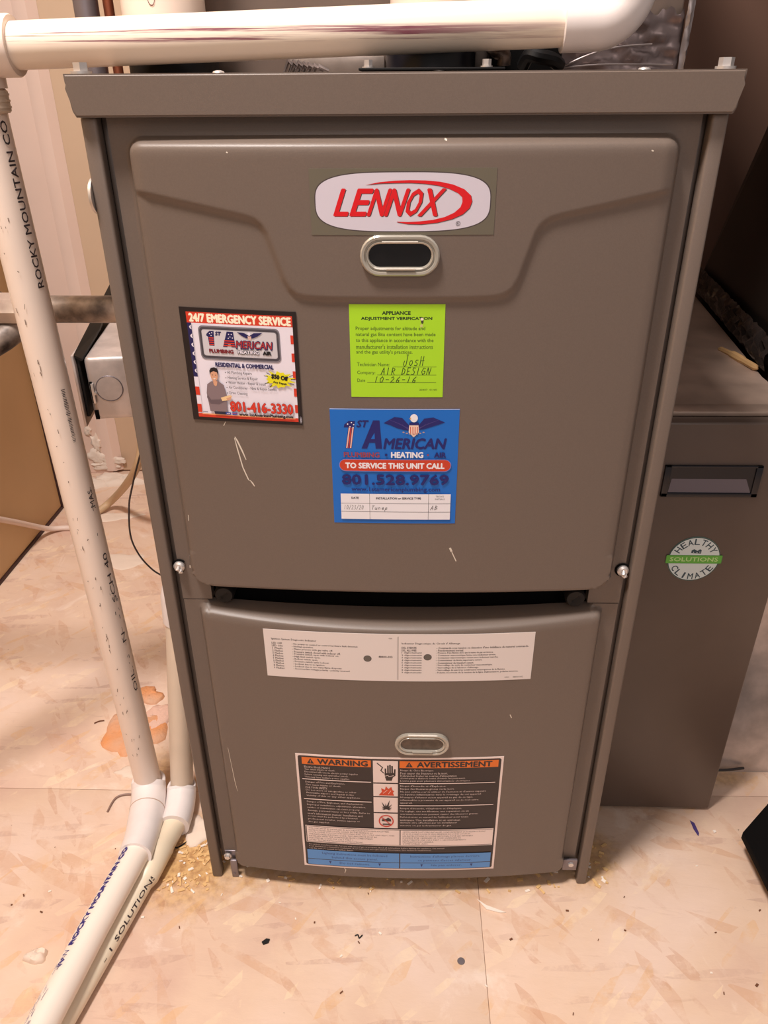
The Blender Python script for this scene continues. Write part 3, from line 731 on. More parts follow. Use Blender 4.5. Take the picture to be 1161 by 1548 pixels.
para(['Risque d\'Incendie, d\'Explosion et d\'Asphyxie.','Un reglage, une modification, une reparation ou un','entretien incorrects peuvent causer des blessures graves.','Referez-vous au manuel de l\'utilisateur pour toute','assistance. Une installation et un entretien','doivent etre effectues par un installateur','autorise ou par le fournisseur de gaz.'], 50.6, 41.4, 2.55, TW, 39)
p.rect(2.2, 61.0, 98, 76.6, CW); p.rect(2.6, 61.6, 97.6, 62.0, KB); p.rect(2.6, 75.6, 97.6, 76.0, KB); p.rect(50.4, 61.6, 50.9, 76.0, KB); p.rect(2.4, 61.6, 2.8, 76, KB)
K2 = ink(84,66,66)
para(['THIS UNIT MUST BE INSTALLED IN ACCORDANCE WITH MANUFACTURER','INSTRUCTIONS AND LOCAL CODES. IN THE ABSENCE OF','LOCAL CODES, FOLLOW THE NATIONAL FUEL GAS CODE, ANSI Z223.1 AND','THE NATIONAL ELECTRIC CODE. THIS APPLIANCE MUST BE','INSTALLED WITH THE CLEARANCES FROM COMBUSTIBLES','ELECTRICAL CODE CSA C22.1 PART 1.','LISTED IN THE INSTALLATION INSTRUCTIONS.'], 3.8, 62.9, 1.8, K2, 44, 1.15)
para(['CETTE UNITE DOIT ETRE INSTALLEE CONFORMEMENT AUX INSTRUCTIONS','ET AUX CODES LOCAUX. EN L\'ABSENCE DE CODES LOCAUX,','LES INSTRUCTIONS DU CODE NATIONAL POUR LES APPAREILS','DOIVENT ETRE OBSERVEES. LE CODE CANADIEN DE','L\'ELECTRICITE CSA C22.1 PART 1. LES DEGAGEMENTS','INSTALLATION AU CANADA.','COMBUSTIBLES. AVEC.'], 52, 62.9, 1.8, K2, 42, 1.15)
para(['For indoor installation only. For use with natural gas or propane. Read all instructions before lighting the appliance. See manual','Pour installation a l\'interieur seulement. Pour utilisation avec gaz naturel ou propane. Lire toutes les instructions.','See the owner\'s manual for further details.'], 3.4, 78.0, 1.8, TW, 70, 1.2)
p.rect(2.2, 83.6, 97.8, 97.8, BL); p.rect(50.2, 83.6, 50.8, 97.8, KB); p.rect(2.2, 92.2, 97.8, 92.7, KB)
B2 = ink(34,58,120)
p.text('Lighting instructions must be followed', 10, 85.2, 44, 87.8, B2, res=1); p.text('behind this access panel.', 15, 88.8, 39, 91.4, B2, res=1)
p.text('Instructions d\'allumage placees derriere', 56, 85.2, 92, 87.8, B2, res=1); p.text('ce panneau d\'acces inferieur.', 60, 88.8, 88, 91.4, B2, res=1)
p.text('Do not remove.', 19, 93.8, 35, 96.0, B2, res=1); p.text('Ne pas enlever.', 67, 93.8, 83, 96.0, B2, res=1)
for u in (14, 40, 62, 88): p.poly([(u-.7,93.6),(u+.7,93.6),(u,96.4)], B2)
p.finish('lettering', sf, o)

# scratches in the paint: each its own sliver
SC = mat('scratch_primer', srgb(214,204,190), .5)
def scratch(pts, t_, fn):
    p = Print(.4, .8); zu = lambda x, z: ((x+.2)/.4*100, (.8-z)/.8*100)
    P = [Vector(zu(*q_)) for q_ in pts]; n = len(P); L_, R2_ = [], []
    for k in range(n):
        d = (P[min(n-1,k+1)]-P[max(0,k-1)]); d = Vector((d.x*.4, d.y*.8)).normalized(); w_ = t_*50*(1 if 0 < k < n-1 or n == 2 else .5)
        L_.append((P[k].x-d.y*w_/.4, P[k].y+d.x*w_/.8)); R2_.append((P[k].x+d.y*w_/.4, P[k].y-d.x*w_/.8))
    p.poly(L_+R2_, SC, [(k, k+1, n+k+1, n+k) for k in range(n-1)])
    p.finish('scratch', lambda u, v, h: (-.2+.4*u, fn(-.2+.4*u, .8-.8*v)-h*.5, .8-.8*v), fur)['label'] = 'pale scratch in the door paint'
for pts, t_ in (([(-.1361,.577),(-.1345,.5735),(-.1310,.5640),(-.1286,.5563)], .0013), ([(-.1366,.576),(-.1350,.566),(-.1320,.549),(-.1285,.5385),(-.1275,.5365)], .0010), ([(-.1268,.5372),(-.1250,.5345),(-.1235,.5316)], .0013),
              ([(-.1425,.590),(-.1445,.5865)], .0006), ([(.0445,.474),(.0462,.470)], .0018), ([(.0464,.4695),(.0505,.4600)], .0009), ([(-.1935,.4525),(-.1935,.451)], .0010), ([(-.1950,.4400),(-.1953,.4370)], .0009),
              ([(-.186,.5),(-.1865,.494)], .0006), ([(.171,.79),(.1725,.7895)], .0008), ([(-.12,.7905),(-.1190,.7900)], .0008), ([(.030,.7975),(.0315,.797)], .0010)): scratch(pts, t_, upper_y)
for pts, t_ in (([(.1114,.279),(.1132,.2745)], .0010), ([(-.062,.0436),(-.0600,.040),(-.0615,.034)], .0010), ([(-.180,.22),(-.1775,.17),(-.176,.155)], .0006)): scratch(pts, t_, lower_y)

# ================================================================ MAGNET (lifts away: a thing)
W, Hh = .0902, .0921
mg = empty('advertising_magnet', (-.124,-.0065,.5912), 'black-bordered 24/7 emergency service magnet on the left of the upper door', 'magnet')
def msurf(u, v, h):
    x = -.1690+.0902*u; z = .6834-.0918*v-.0026*u
    return (x, upper_face(x, z)-.0002-h, z)
o = sheet('magnet_sheet', msurf, ink(30,20,20), mg, W, thick=.0007)
p = Print(W, Hh); PW = ink(230,224,236); RD = ink(208,58,34); GY = ink(120,116,124); GL = ink(190,186,192); NV = ink(32,28,84)
p.rect(5.5, 3.6, 96.6, 97, PW); p.rect(5.5, 3.6, 96.6, 12.8, RD)
p.text('24/7 EMERGENCY SERVICE', 8, 5.0, 95, 11.6, ink(246,240,214), bold=.5)
p.rect(5.5, 12.8, 9.2, 60, NV); 
for k in range(6):
    v = 16+k*7.6; p.poly([(7.0,v),(9.0,v-1.6),(8.4,v+.6),(9.2,v+2.6),(7.4,v+1.6)], PW)
for k, v in enumerate((69,85)): p.rect(5.5, v, 9.2, v+7.6, RD)
for v in (19.6,35,50.6,66,81): p.rect(94.2, v, 96.6, v+7.4, RD)
p.rect(5.5, 93.4, 96.6, 96.9, RD); p.rect(9.2, 93.4, 94, 94.4, ink(240,170,120)); p.rect(9.6, 13.4, 9.9, 93.4, GL)
p.rrect(14.6, 14.6, 85, 43.6, 4, GY); p.rrect(15.6, 15.8, 84, 42.4, 3.4, ink(70,66,74)); p.rrect(17.4, 17.8, 82.2, 40.4, 2.2, GL)
p.rrect(17.9, 18.4, 81.7, 39.8, 1.8, ink(204,200,206))
p.poly([(23,31.6),(22.6,24),(21,22.8),(22,21),(24.6,18.8),(28.2,18.8),(27.6,31.6)], NV); 
for k in range(4): p.rect(23.2, 24.4+k*1.9, 27.4, 25.3+k*1.9, RD)
for a, b in ((24.4,21.2),(26.4,20.4),(25.6,22.8)): p.ell(a, b, .5, .5, PW, 6)
p.text('ST', 29.2, 19.4, 33.8, 22.4, NV, shear=.2, bold=.3)
p.poly([(35,32),(39.5,18.8),(45,18.8),(46,32),(42.4,32),(42,29.5),(39.6,29.5),(38.8,32)], NV)
for k in range(3): p.rect(36.4-k*.4, 26.2+k*2, 45.2+k*.2, 27.2+k*2, RD)
for a, b in ((41,21),(43.4,21),(42,23.2),(44,24),(40.4,24.4)): p.ell(a, b, .5, .5, PW, 6)
p.text('MERICAN', 46.5, 26, 77.5, 33, NV, shear=.12, bold=.5); p.text('MERICAN', 46.5, 26.4, 77.2, 32.2, ink(168,44,44), shear=.12, bold=.15, bump=True)
p.poly([(56,23.6),(52,21.6),(48.4,18.8),(54,19),(57.6,20.8),(60,20.8),(63,19),(70.6,18.4),(66,21.6),(62,23.4)], NV); p.ell(58.8, 20, 1.3, 1.5, PW, 10); p.poly([(57.2,21.8),(60.6,21.8),(60,25.4),(58,25.4)], ink(214,180,170))
p.text('PLUMBING', 22.6, 34.4, 43.6, 37.4, ink(120,30,40), bold=.3); p.text('HEATING', 47.6, 34.2, 65.8, 37.2, BLK, bold=.55); p.text('HEATING', 47.6, 34.2, 65.8, 37.0, PW, bold=.15, bump=True); p.text('AIR', 69.6, 34.4, 76.6, 37.4, BLK, bold=.4)
p.text('RESIDENTIAL & COMMERCIAL', 26.6, 46.0, 77.6, 49.6, NV, bold=.25)
for s_, u1, v in (('All Plumbing Repairs',58,53.0),('Heating Service & Repair',63,57.6),('Water Heater - Repair & Install',69.5,62),('Air Conditioner - New & Repair Service',79,66.4),('Drain Cleaning',52.5,71.4)):
    p.text(s_, 36.2, v, u1, v+3.3, K); p.ell(34.6, v+1.6, .5, .5, K, 6)
# starburst
pts = []
for k in range(26):
    a = 2*PI*k/26; r = (1.0 if k % 2 else .68)*(1+.15*math.sin(k*2.3)); pts.append((82+13.5*r*math.cos(a), 58.6+8.2*r*math.sin(a)))
n_ = len(pts); p.poly(pts+[(82,58.6)], ink(228,222,30), [(i, (i+1) % n_, n_) for i in range(n_)])
for a_ in (-160,-140,-30,-8,25,130,155):
    a = math.radians(a_); p.line([(82+10.5*math.cos(a),58.6+7*math.sin(a)),(82+14*math.cos(a),58.6+9*math.sin(a))], .0005, BLK)
p.text('$50 Off', 75.4, 54.6, 89.6, 58.8, BLK, bold=.35, rot=-.14); p.text('Any Repair', 76.4, 60.4, 88.6, 62.8, BLK, bold=.1, rot=-.14)
# man with folded arms, flat drawing
SK = ink(214,160,128); SHT = ink(132,114,118); SH2 = ink(104,88,94)
p.poly([(17,90.6),(15.6,74),(17,66),(21,63),(28,63),(32,66),(33.4,75),(32.6,90.6)], SHT)
p.poly([(20.6,90.6),(31.6,90.6),(31,93.2),(21,93.2)], ink(40,40,60)); p.poly([(16,75),(19,80),(29,79),(34,76),(34.6,79.4),(26,84),(18,84),(15.4,78)], SH2)
p.poly([(28,77.6),(37,74.6),(38.4,76.2),(35,79.6),(29,80.6)], ink(236,200,150)); p.poly([(33,78),(37.6,76),(37,79),(34,80)], SK)
p.poly([(22.6,62.6),(26.6,62.6),(25.8,66.4),(24.4,67.4),(23,66)], SK); p.ell(24.2, 57.6, 3.3, 5.2, SK, 18)
p.poly([(20.6,57.4),(20.4,53.6),(22,51),(25,50.2),(27.6,51.2),(28.4,54),(27.8,57),(27,54.6),(24,53.8),(21.6,55)], ink(34,26,30))
p.rect(22.3, 57.0, 23.3, 57.5, ink(50,36,36)); p.rect(25.2, 57.0, 26.2, 57.5, ink(50,36,36), True); p.poly([(22.8,60),(25.8,60),(24.3,61.2)], ink(240,226,220))
p.text('801-416-3330', 36.2, 80.6, 92.2, 89.6, ink(120,30,24), bold=.65); p.text('801-416-3330', 36.2, 80.6, 92.2, 89.4, ink(214,56,36), bold=.35, bump=True)
p.text('www.1stAmericanPlumbing.com', 43.4, 90.8, 92, 94.2, BLK, bold=.2)
p.rect(31, 90.8, 36, 93, ink(40,70,150)); p.rect(37, 90.6, 41.6, 93.2, ink(60,90,170)); p.rect(37, 91.6, 41.6, 92.1, ink(200,60,60)); p.rect(10.4, 91, 14.6, 92, ink(150,150,160)); p.rect(32, 91.6, 35, 92.2, PW)
p.text('100817', 96.0, 93.5, 102.0, 95.2, PW, rot=PI/2)
p.finish('lettering', msurf, o, thick=.0007)

# ================================================================ FILTER CABINET (right)
fc = empty('filter_cabinet', (.325,.3,0), 'taupe metal air cleaner cabinet with recessed black handle right of the furnace', 'cabinet')
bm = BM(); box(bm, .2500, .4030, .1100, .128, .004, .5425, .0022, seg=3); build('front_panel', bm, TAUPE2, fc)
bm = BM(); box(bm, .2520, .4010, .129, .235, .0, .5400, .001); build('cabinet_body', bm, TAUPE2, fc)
bm = BM()
hx0, hx1, hz0, hz1 = .2640, .3605, .4628, .4978
box(bm, hx0, hx1, .1070, .1100, hz1-.0022, hz1, .0006); box(bm, hx0, hx1, .1070, .1100, hz0, hz0+.0045, .0006)
box(bm, hx0, hx0+.0065, .1070, .1100, hz0, hz1, .0006); box(bm, hx1-.0065, hx1, .1070, .1100, hz0, hz1, .0006)
box(bm, hx0+.006, hx1-.006, .1085, .1097, hz0+.004, hz1-.002)
hd = build('handle', bm, BLACKP, fc); hd['label'] = 'black recessed pull handle'
bm = BM()
v = [bm.verts.new(q_) for q_ in ((hx0+.0070,.1082,hz0+.0048), (hx1-.0070,.1082,hz0+.0048), (hx1-.0140,.1084,hz0+.0200), (hx0+.0085,.1084,hz0+.0200))]
w2 = [bm.verts.new(q_.co+Vector((0,.0003,0))) for q_ in v]
bm.faces.new(v); bm.faces.new(w2[::-1])
for j in range(4): bm.faces.new((v[j], v[(j+1)%4], w2[(j+1)%4], w2[j]))
build('handle_pocket', bm, mat('pocket_grey', srgb(100,94,104), .35), hd)
# round badge
cx, cz, R0 = .3125, .3872, .0275
def bs(u, v, h): return (cx-R0*1.12+2.24*R0*u, .1098-h, cz+R0-2*R0*v)
bm = BM(); sweep(bm, [(cx,.1102,cz),(cx,.1094,cz)], R0, 48); bo = build('round_sticker', bm, ink(120,150,140,.3), fc)
bo['label'] = 'round white and green HEALTHY CLIMATE SOLUTIONS sticker'
p = Print(R0*2.24, R0*2); EX = 100/2.24/100
p.ell(50, 50, 43.4, 48.5, ink(214,226,226,.3), 40); p.ring(50, 50, 44.4, 49.6, 1.5, ink(44,74,74), 40)
LT = ink(40,70,84)
def arc_text(s_, r, a0, a1, hgt, m, flip=False):
    n = len(s_)
    for k, ch in enumerate(s_):
        a = math.radians(a0+(a1-a0)*(k+.5)/n)
        u = 50+r*.893*math.cos(a); v = 50-r*math.sin(a)
        rt = (a-PI/2) if not flip else (a+PI/2)
        wd = hgt*.62 if ch != 'I' else hgt*.2
        p.text(ch, u-wd*.55, v-hgt*.5, u+wd*.55, v+hgt*.5, m, bold=.25, rot=rt)
arc_text('HEALTHY', 39, 158, 22, 13, LT); arc_text('CLIMATE', 39, 202, 338, 13, LT, True)
p.poly([(43,36),(43,30),(47,27),(53,31),(57,27),(60,29),(60,37)], LT)
for a, b in ((46,33.2),(52,34),(56.5,32.5)): p.rect(a, b, a+1.6, b+1.8, ink(214,226,226,.3))
p.rrect(2, 40.5, 98, 59.5, 2, ink(74,150,60)); p.rrect(3, 41.5, 97, 58.5, 2, ink(96,178,60))
p.text('SOLUTIONS', 9, 45.5, 91, 54.5, ink(190,224,150), bold=.25)
p.finish('lettering', bs, bo, thick=.0006, step=.00003)

# galvanized boot between furnace and drop, with tape and spilled foam
rb = empty('return_air_boot', (.40,.40,0), 'dusty galvanized sheet metal boot behind the air cleaner cabinet', 'duct')
bm = BM(); prism(bm, [(.2400,.2365,.545),(.3995,.2365,.545),(.4520,.655,.5468),(.2400,.655,.5468)], (0,0,-.540)); build('boot_body', bm, GALVD, rb)
bm = BM(); box(bm, .2510, .4020, .1300, .1520, .5412, .5462, .001); prism(bm, [(.2450,.152,.5452),(.3990,.152,.5452),(.3995,.2364,.5452),(.2450,.2364,.5452)], (0,0,-.0035)); build('boot_lip', bm, GALVD, rb)
# return drop: lower part coloured as lit, leaning upper part coloured as shaded
dr = empty('return_duct', (.65,.42,0), 'sheet metal return duct rising at the far right, shade painted into its upper part', 'duct')
bm = BM(); prism(bm, [(.4120,.238,.30),(.4065,.1765,.30),(.95,.1765,.30),(.95,.70,.30),(.4640,.66,.30)], (0,0,-.30))
bm.verts.ensure_lookup_table(); build('duct_base', bm, GALV, dr)['label'] = 'galvanized lower section, coloured as lit from the floor'
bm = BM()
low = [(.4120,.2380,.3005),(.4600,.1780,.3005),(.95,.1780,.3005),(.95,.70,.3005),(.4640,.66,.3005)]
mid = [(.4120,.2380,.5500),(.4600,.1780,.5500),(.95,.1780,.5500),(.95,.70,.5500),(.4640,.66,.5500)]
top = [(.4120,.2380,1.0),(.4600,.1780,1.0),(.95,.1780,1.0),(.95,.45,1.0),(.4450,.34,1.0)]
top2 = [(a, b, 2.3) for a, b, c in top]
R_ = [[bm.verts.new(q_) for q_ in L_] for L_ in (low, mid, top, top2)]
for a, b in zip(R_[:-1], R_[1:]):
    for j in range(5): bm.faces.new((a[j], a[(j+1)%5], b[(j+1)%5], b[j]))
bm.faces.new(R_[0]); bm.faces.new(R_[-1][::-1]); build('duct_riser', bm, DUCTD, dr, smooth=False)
bm = BM(); cyl(bm, (.4550,.50,.72), (.4475,.499,.72), .0035, 10); build('duct_screw', bm, CHROME, dr)
# wrinkled black tape ribbon along the joint
def ribbon(A, B, upv, outv, w_, n=40, m_=5, amp=.004, seed=3):
    rnd = random.Random(seed); bm = BM(); A, B, upv, outv = map(Vector, (A, B, upv, outv)); g = []
    for i in range(n+1):
        row = []
        jj = rnd.uniform(-.4, .4)
        for j in range(m_+1):
            q_ = A.lerp(B, i/n)+upv*w_*(j/m_-.0+(.08*jj if j == m_ else 0))+outv*(amp*(.4+rnd.random()*(1 if 0 < j < m_ else .3)))
            row.append(bm.verts.new(q_))
        g.append(row)
    for i in range(n):
        for j in range(m_): bm.faces.new((g[i][j], g[i+1][j], g[i+1][j+1], g[i][j+1]))
    return bm
bm = ribbon((.4090,.244,.5490), (.4610,.654,.5510), (0,-.02,1), (-1,.12,0), .036, 60, 6, .009); build('sealing_tape', bm, TAPE, dr, angle=80)['label'] = 'wrinkled black tape along the joint'
bm = BM(); sweep(bm, catmull([(.388,.342,.546),(.3930,.315,.5475),(.3965,.285,.5485),(.4005,.255,.549)], 6), [.001]+[.0035]*6+[.005]*5+[.004]*6+[.001], 8)
build('foam_bead', bm, TANFOAM, dr)['label'] = 'tan foam squeezed out of the joint'
bm = ribbon((.4625,.1755,.318), (.60,.1755,.318), (0,0,1), (0,-1,0), .03, 16, 4, .002, 5); build('sealing_tape', bm, TAPE, dr, angle=80)
bm = BM(); sweep(bm, catmull([(.405,.170,.010),(.44,.166,.014),(.47,.172,.012)], 5), .0018, 6); build('loose_strip', bm, TAPE, dr)
# brown back panel between furnace and drop
pb = plank('back_panel', .235, 1.0, .80, .815, .0, 2.3, DUCTB, None); tag(recenter(pb), 'plain dark brown panel in shadow behind the furnace', 'panel')

# ================================================================ COIL CABINET ON TOP
cc = empty('coil_cabinet', (0,.4,H), 'grey metal coil cabinet above the furnace wrapped in foil tape', 'coil cabinet')
bm = BM(); box(bm, -.1850, .2395, .197, .66, H+.0015, H+.42, .002); build('cabinet_shell', bm, mat('coil_grey', srgb(128,112,102), .45, metal=.3, var=.1, vscale=12), cc)
bm = BM(); rnd = random.Random(11); n = 46; mm_ = 12; g = []
for i in range(n+1):
    row = []
    for j in range(mm_+1):
        x = .105+.1370*i/n; z = H+.0018+.0445*j/mm_+rnd.uniform(-.0007,.0007)
        if j == mm_: z += rnd.uniform(-.003,.003)
        w_ = .0016*math.sin(x*160+z*240)+.0010*math.sin(x*70-z*520)+rnd.uniform(-.0007,.0007)
        row.append(bm.verts.new((x, .1935+w_ if i < n else .199, z)))
    g.append(row)
for i in range(n):
    for j in range(mm_): bm.faces.new((g[i][j], g[i+1][j], g[i+1][j+1], g[i][j+1]))
build('foil_patch', bm, mat('foil_grey', srgb(120,106,104), .33, metal=.75, var=.2, vscale=30), cc, angle=80)['label'] = 'wrinkled silver foil tape on the corner'
bm = ribbon((.2400,.196,H+.003), (.2420,.196,H+.09), (1,0,0), (.3,-1,0), .006, 20, 3, .004, 8); build('foil_edge', bm, FOIL, cc, angle=80)
bm = BM(); sweep(bm, catmull([(.136,.1905,H+.004),(.16,.1885,H+.014),(.185,.190,H+.020),(.215,.1905,H+.022)], 5), .0008, 6)
sweep(bm, catmull([(.125,.1905,H+.003),(.17,.189,H+.007),(.235,.190,H+.0065)], 5), .0007, 6); build('foil_crease', bm, FOIL, cc)
# crumpled foil scrap in the middle
bm = BM(); rnd = random.Random(5)
for k in range(7):
    x = -.104+k*.0045; sweep(bm, [(x,.187,H+.002),(x+.004,.185,H+.012-.0008*k),(x+.012,.186,H+.004)], [.002,.0026,.0012], 5)
build('foil_scrap', bm, FOIL, cc, smooth=False)
bm = BM(); box(bm, -.100, -.016, .1900, .1965, H+.002, H+.0150, .001); build('foil_strip', bm, mat('foil_strip', srgb(150,138,130), .4, metal=.6, var=.1, vscale=60), cc)
bm = BM(); box(bm, .061, .074, .1910, .1965, H+.002, H+.05, .001); build('foil_strip', bm, mat('foil_strip2', srgb(150,138,130), .4, metal=.6, var=.1, vscale=60), cc)
bm = BM(); box(bm, .0760, .136, .175, .1960, H+.0015, H+.06, .002); build('dark_block', bm, VOID, cc)  # solid near-black block in front of the shell, not cut in
# black bracket plate with two screws at the cap front
bp = empty('cover_plate', (.02,.03,H), 'thin black metal plate screwed on the furnace cap front', 'plate')
bm = BM(); box(bm, -.0285, .0690, -.0005, .190, H+.0006, H+.0022, .0004); build('plate', bm, BLACK, bp)
for x in (-.0225, .0575):
    bm = BM(); hexscrew(bm, (x,.0085,H+.0018), (0,0,1), .0030, .0052); build('plate_screw', bm, CHROME, bp)
# corroded tube elbow on top
tb = BM(); sweep(tb, catmull([(.0690,.158,H+.050),(.0700,.140,H+.024),(.0745,.128,H+.0165),(.0810,.126,H+.0130),(.0815,.127,H+.0060)], 6), .0056, 12)
o = build('tube_elbow', tb, mat('corroded_steel', srgb(84,74,70), .35, metal=.7, col2=srgb(136,118,106), vscale=90)); tag(recenter(o), 'corroded metal tube elbow bent down on the furnace top', 'tube')
tb = BM(); sweep(tb, catmull([(.1000,.15,H+.006),(.103,.14,H+.013),(.110,.135,H+.012),(.122,.14,H+.010),(.130,.15,H+.006)], 6), .0055, 10)
o = build('black_hose', tb, BLACK); tag(recenter(o), 'short black hose on the furnace top behind the white pipe', 'hose')

# flue and intake pipes rising from the furnace
fp = empty('flue_pipe', (-.197,.158,H), 'thick upright white plastic flue pipe at the furnace top left', 'pipe')
bm = BM(); sweep(bm, [(-.1970,.1580,H+.020),(-.1970,.1580,2.28)], .0338, 40); build('pipe_tube', bm, PVCC, fp)
bm = BM(); sweep(bm, [(-.1935,.1580,H+.0003),(-.1935,.1580,H+.0240),(-.1935,.1580,H+.0270)], [.0372,.0372,.035], 40); build('rubber_coupling', bm, BLACK, fp)['label'] = 'black rubber coupling'
def cyl_surf(A, D, r, side, span, up=False):
    """u along D (metres = span), v around (metres)"""
    A, D, side = Vector(A), Vector(D).normalized(), Vector(side).normalized()
    side = (side-D*side.dot(D)).normalized(); t = D.cross(side)
    return lambda u, v, h: tuple(A+D*span[0]*u+(side*math.cos((v-.5)*span[1]/r)-t*math.sin((v-.5)*span[1]/r))*(r+h))
p = Print(.02, .05); p.ring(50, 50, 28, 6, 4, ink(110,66,60)); 
s0 = cyl_surf((-.1970,.1580,H+.0435), (0,0,1), .0338, (.0,-1,0), (.02,.05))
p.finish('lettering', s0, fp, step=.00002)
ip = empty('intake_pipe', (.0235,.156,H), 'second upright white plastic pipe above the middle of the furnace', 'pipe')
bm = BM(); sweep(bm, [(.0235,.1560,H+.040),(.0235,.1560,2.28)], .0338, 40); build('pipe_tube', bm, PVCC, ip)
bm = BM(); sweep(bm, [(.0235,.1560,H+.0019),(.0235,.1560,H+.036),(.0235,.1560,H+.039)], [.0372,.0372,.035], 40); build('rubber_coupling', bm, BLACKP, ip)

# back left riser pipes
o = BM(); sweep(o, catmull([(-.2235,.245,.690),(-.262,.245,.691),(-.287,.245,.706),(-.2920,.245,.745),(-.2920,.245,.90)], 6)+[Vector((-.2920,.245,2.3))], .0113, 20); o = build('riser_pipe', o, STEELP); tag(recenter(o), 'grey metal riser pipe behind the furnace top left corner', 'pipe')
o = BM(); sweep(o, catmull([(-.2235,.262,.722),(-.258,.2615,.723),(-.2720,.256,.735),(-.2735,.2540,.760),(-.2735,.2520,.90)], 6)+[Vector((-.2735,.250,2.3))], .0048, 14); o = build('copper_tube', o, COPPER); tag(recenter(o), 'thin copper tube beside the grey riser pipe', 'tube')

# ================================================================ CONDENSATE PIPE (front): tee, horizontal run, drop, elbow, floor run
RP = .0166
cp = empty('condensate_pipe', (-.334,.10,0), 'white plastic drain pipe running over the furnace, down its left and out front', 'pipe')
A = Vector((-.334,.100,.8580)); B = Vector((.143,.100,.8716)); 
bm = BM(); sweep(bm, [A, B], RP, 40)
me_o = build('horizontal_run', bm, PVCS, cp); me_o['label'] = 'horizontal run with smeared purple and red streaks'
mid_ = (A+B)/2; me_o.data.transform(Matrix.Translation(-mid_)); me_o.location = me_o.location+mid_
TOPV = Vector((-.3375,.100,.858)); BOTV = Vector((-.3256,.106,.0300)); RF = .0160
bm = BM(); sweep(bm, [TOPV, BOTV], RP, 36); vo = build('vertical_drop', bm, PVCC, cp)
# tee at top left
bm = BM(); sweep(bm, [A+Vector((-.03,0,0)), A+Vector((.0315,0,.0009)), A+Vector((.033,0,.0009)), A+Vector((.033,0,.0009))], [.0216,.0216,.0208,.0166], 40)
sweep(bm, [(-.3375,.100,.862), (-.3375,.100,.8300)], .0214, 36); build('tee_fitting', bm, PVCC, cp)
bm = BM(); sweep(bm, [(-.3370,.100,.8305),(-.3370,.100,.8280),(-.3370,.100,.8140),(-.3370,.1,.8125)], [.0178,.0202,.0202,.0188], 36)
for k in range(3): sweep(bm, [(-.3370,.100,.8265-.0045*k),(-.3370,.100,.8250-.0045*k)], .0208, 36)
build('threaded_coupling', bm, PVCG, cp)
# right end elbow turning up
bm = BM(); C0 = B+Vector((-.022,0,-.0006)); pts = [C0, B+Vector((.002,0,0))]
cxx, czz, rr_ = B.x+.002, B.z+.024, .024
for k in range(1, 13): a = -PI/2+PI/2*k/12; pts.append(Vector((cxx+rr_*math.cos(a), .100, czz+rr_*math.sin(a))))
pts.append(pts[-1]+Vector((0,0,.03))); sweep(bm, [C0+Vector((-.0005,0,0))]+pts, [.0168]+[.0202]*len(pts), 36); build('end_elbow', bm, PVCW, cp)['label'] = 'brighter white elbow at the right end'
bm = BM(); sweep(bm, [pts[-1]-Vector((0,0,.01)), pts[-1]+Vector((0,0,1.35))], RP, 30); build('upper_riser', bm, PVCC, cp)
# bottom elbow
E0 = BOTV+Vector((0,0,.012)); E = catmull([Vector((-.3256,.106,.0400)), Vector((-.3240,.098,.0330)), Vector((-.3190,.075,.0300)), Vector((-.3128,.035,.0320)), Vector((-.3100,-.002,.0375))], 7)
bm = BM(); sweep(bm, [E[0], E[0]+Vector((0,0,-.001))]+E[1:], [.0185]+[.0215]*(len(E)-10)+[.0212,.0208,.0205,.0202,.0200,.0198,.0196,.0195,.0194,.0193], 36)
el = build('elbow_fitting', bm, PVCW, cp); el['label'] = 'white elbow at the floor'
bm = BM()
rg = [(E[0]+Vector((math.cos(a)*.0190, math.sin(a)*.0190, .0008))) for a in [2*PI*k/36 for k in range(37)]]
sweep(bm, rg, .0028, 10, cap=False); build('elbow_rim', bm, PVCW, el)
bm = BM(); mdp = E[15]; dd_ = (E[16]-E[14]).normalized(); sweep(bm, [mdp-dd_*.0006, mdp+dd_*.0006], .02175, 36); build('elbow_seam', bm, mat('pvc_seam', srgb(190,160,140), .5), el)
F0 = Vector((-.3100,.004,.0370)); F1 = Vector((-.3266,-.095,.0395)); F2 = Vector((-.3410,-.188,.0395))
bm = BM(); sweep(bm, [F0, F1, F2, F2+(F2-F1).normalized()*.5], RF, 36); build('floor_run', bm, mat('pvc_floor', srgb(242,228,214), .3, var=.03, vscale=10, coat=.25), cp)
# print on the pipes
INKN = ink(52,46,120,.5); INKK = ink(60,50,52,.5)
D = (F2-F1).normalized(); 
D1 = (F1-F0).normalized()
def run_surf(v0):
    """print along the floor run, reading up towards the elbow"""
    def f(u, v, h):
        s_ = .215*(1-u)                        # distance from the elbow end
        L1 = (F1-F0).length
        q_ = F0+D1*s_ if s_ < L1 else F1+D*(s_-L1)
        d_ = D1 if s_ < L1 else D
        side = Vector((-.50,-.30,.80)); side = (side-d_*side.dot(d_)).normalized(); t = (-d_).cross(side)
        a = (v-.5)*.016/RF
        return tuple(q_+(side*math.cos(a)+t*math.sin(a))*(RF+h))
    return f
p = Print(.215, .016)
p.text('ROCKY MOUNTAIN CO', 41, 30, 96.5, 70, INKN, bold=.08); p.text('ROCKY MOUNTAIN CO', 41.6, 36, 97, 76, INKN, bold=.04, bump=True)
p.text('N', 36, 32, 38.4, 70, INKN); p.text('IV', 30.5, 34, 34.6, 70, INKN); p.text('IV', 31.2, 40, 35, 76, INKN)
for a, b in ((41,97),(29,36)):
    for v in (44, 58): p.line([(a,v),(b,v+3)], .0004, INKN)
for k in range(26): u = random.uniform(2, 30); v = random.uniform(25, 75); p.line([(u,v),(u+random.uniform(1,3),v+random.uniform(-3,3))], random.uniform(.0002,.0005), INKN)
p.finish('lettering', run_surf(0), cp, step=.00002)
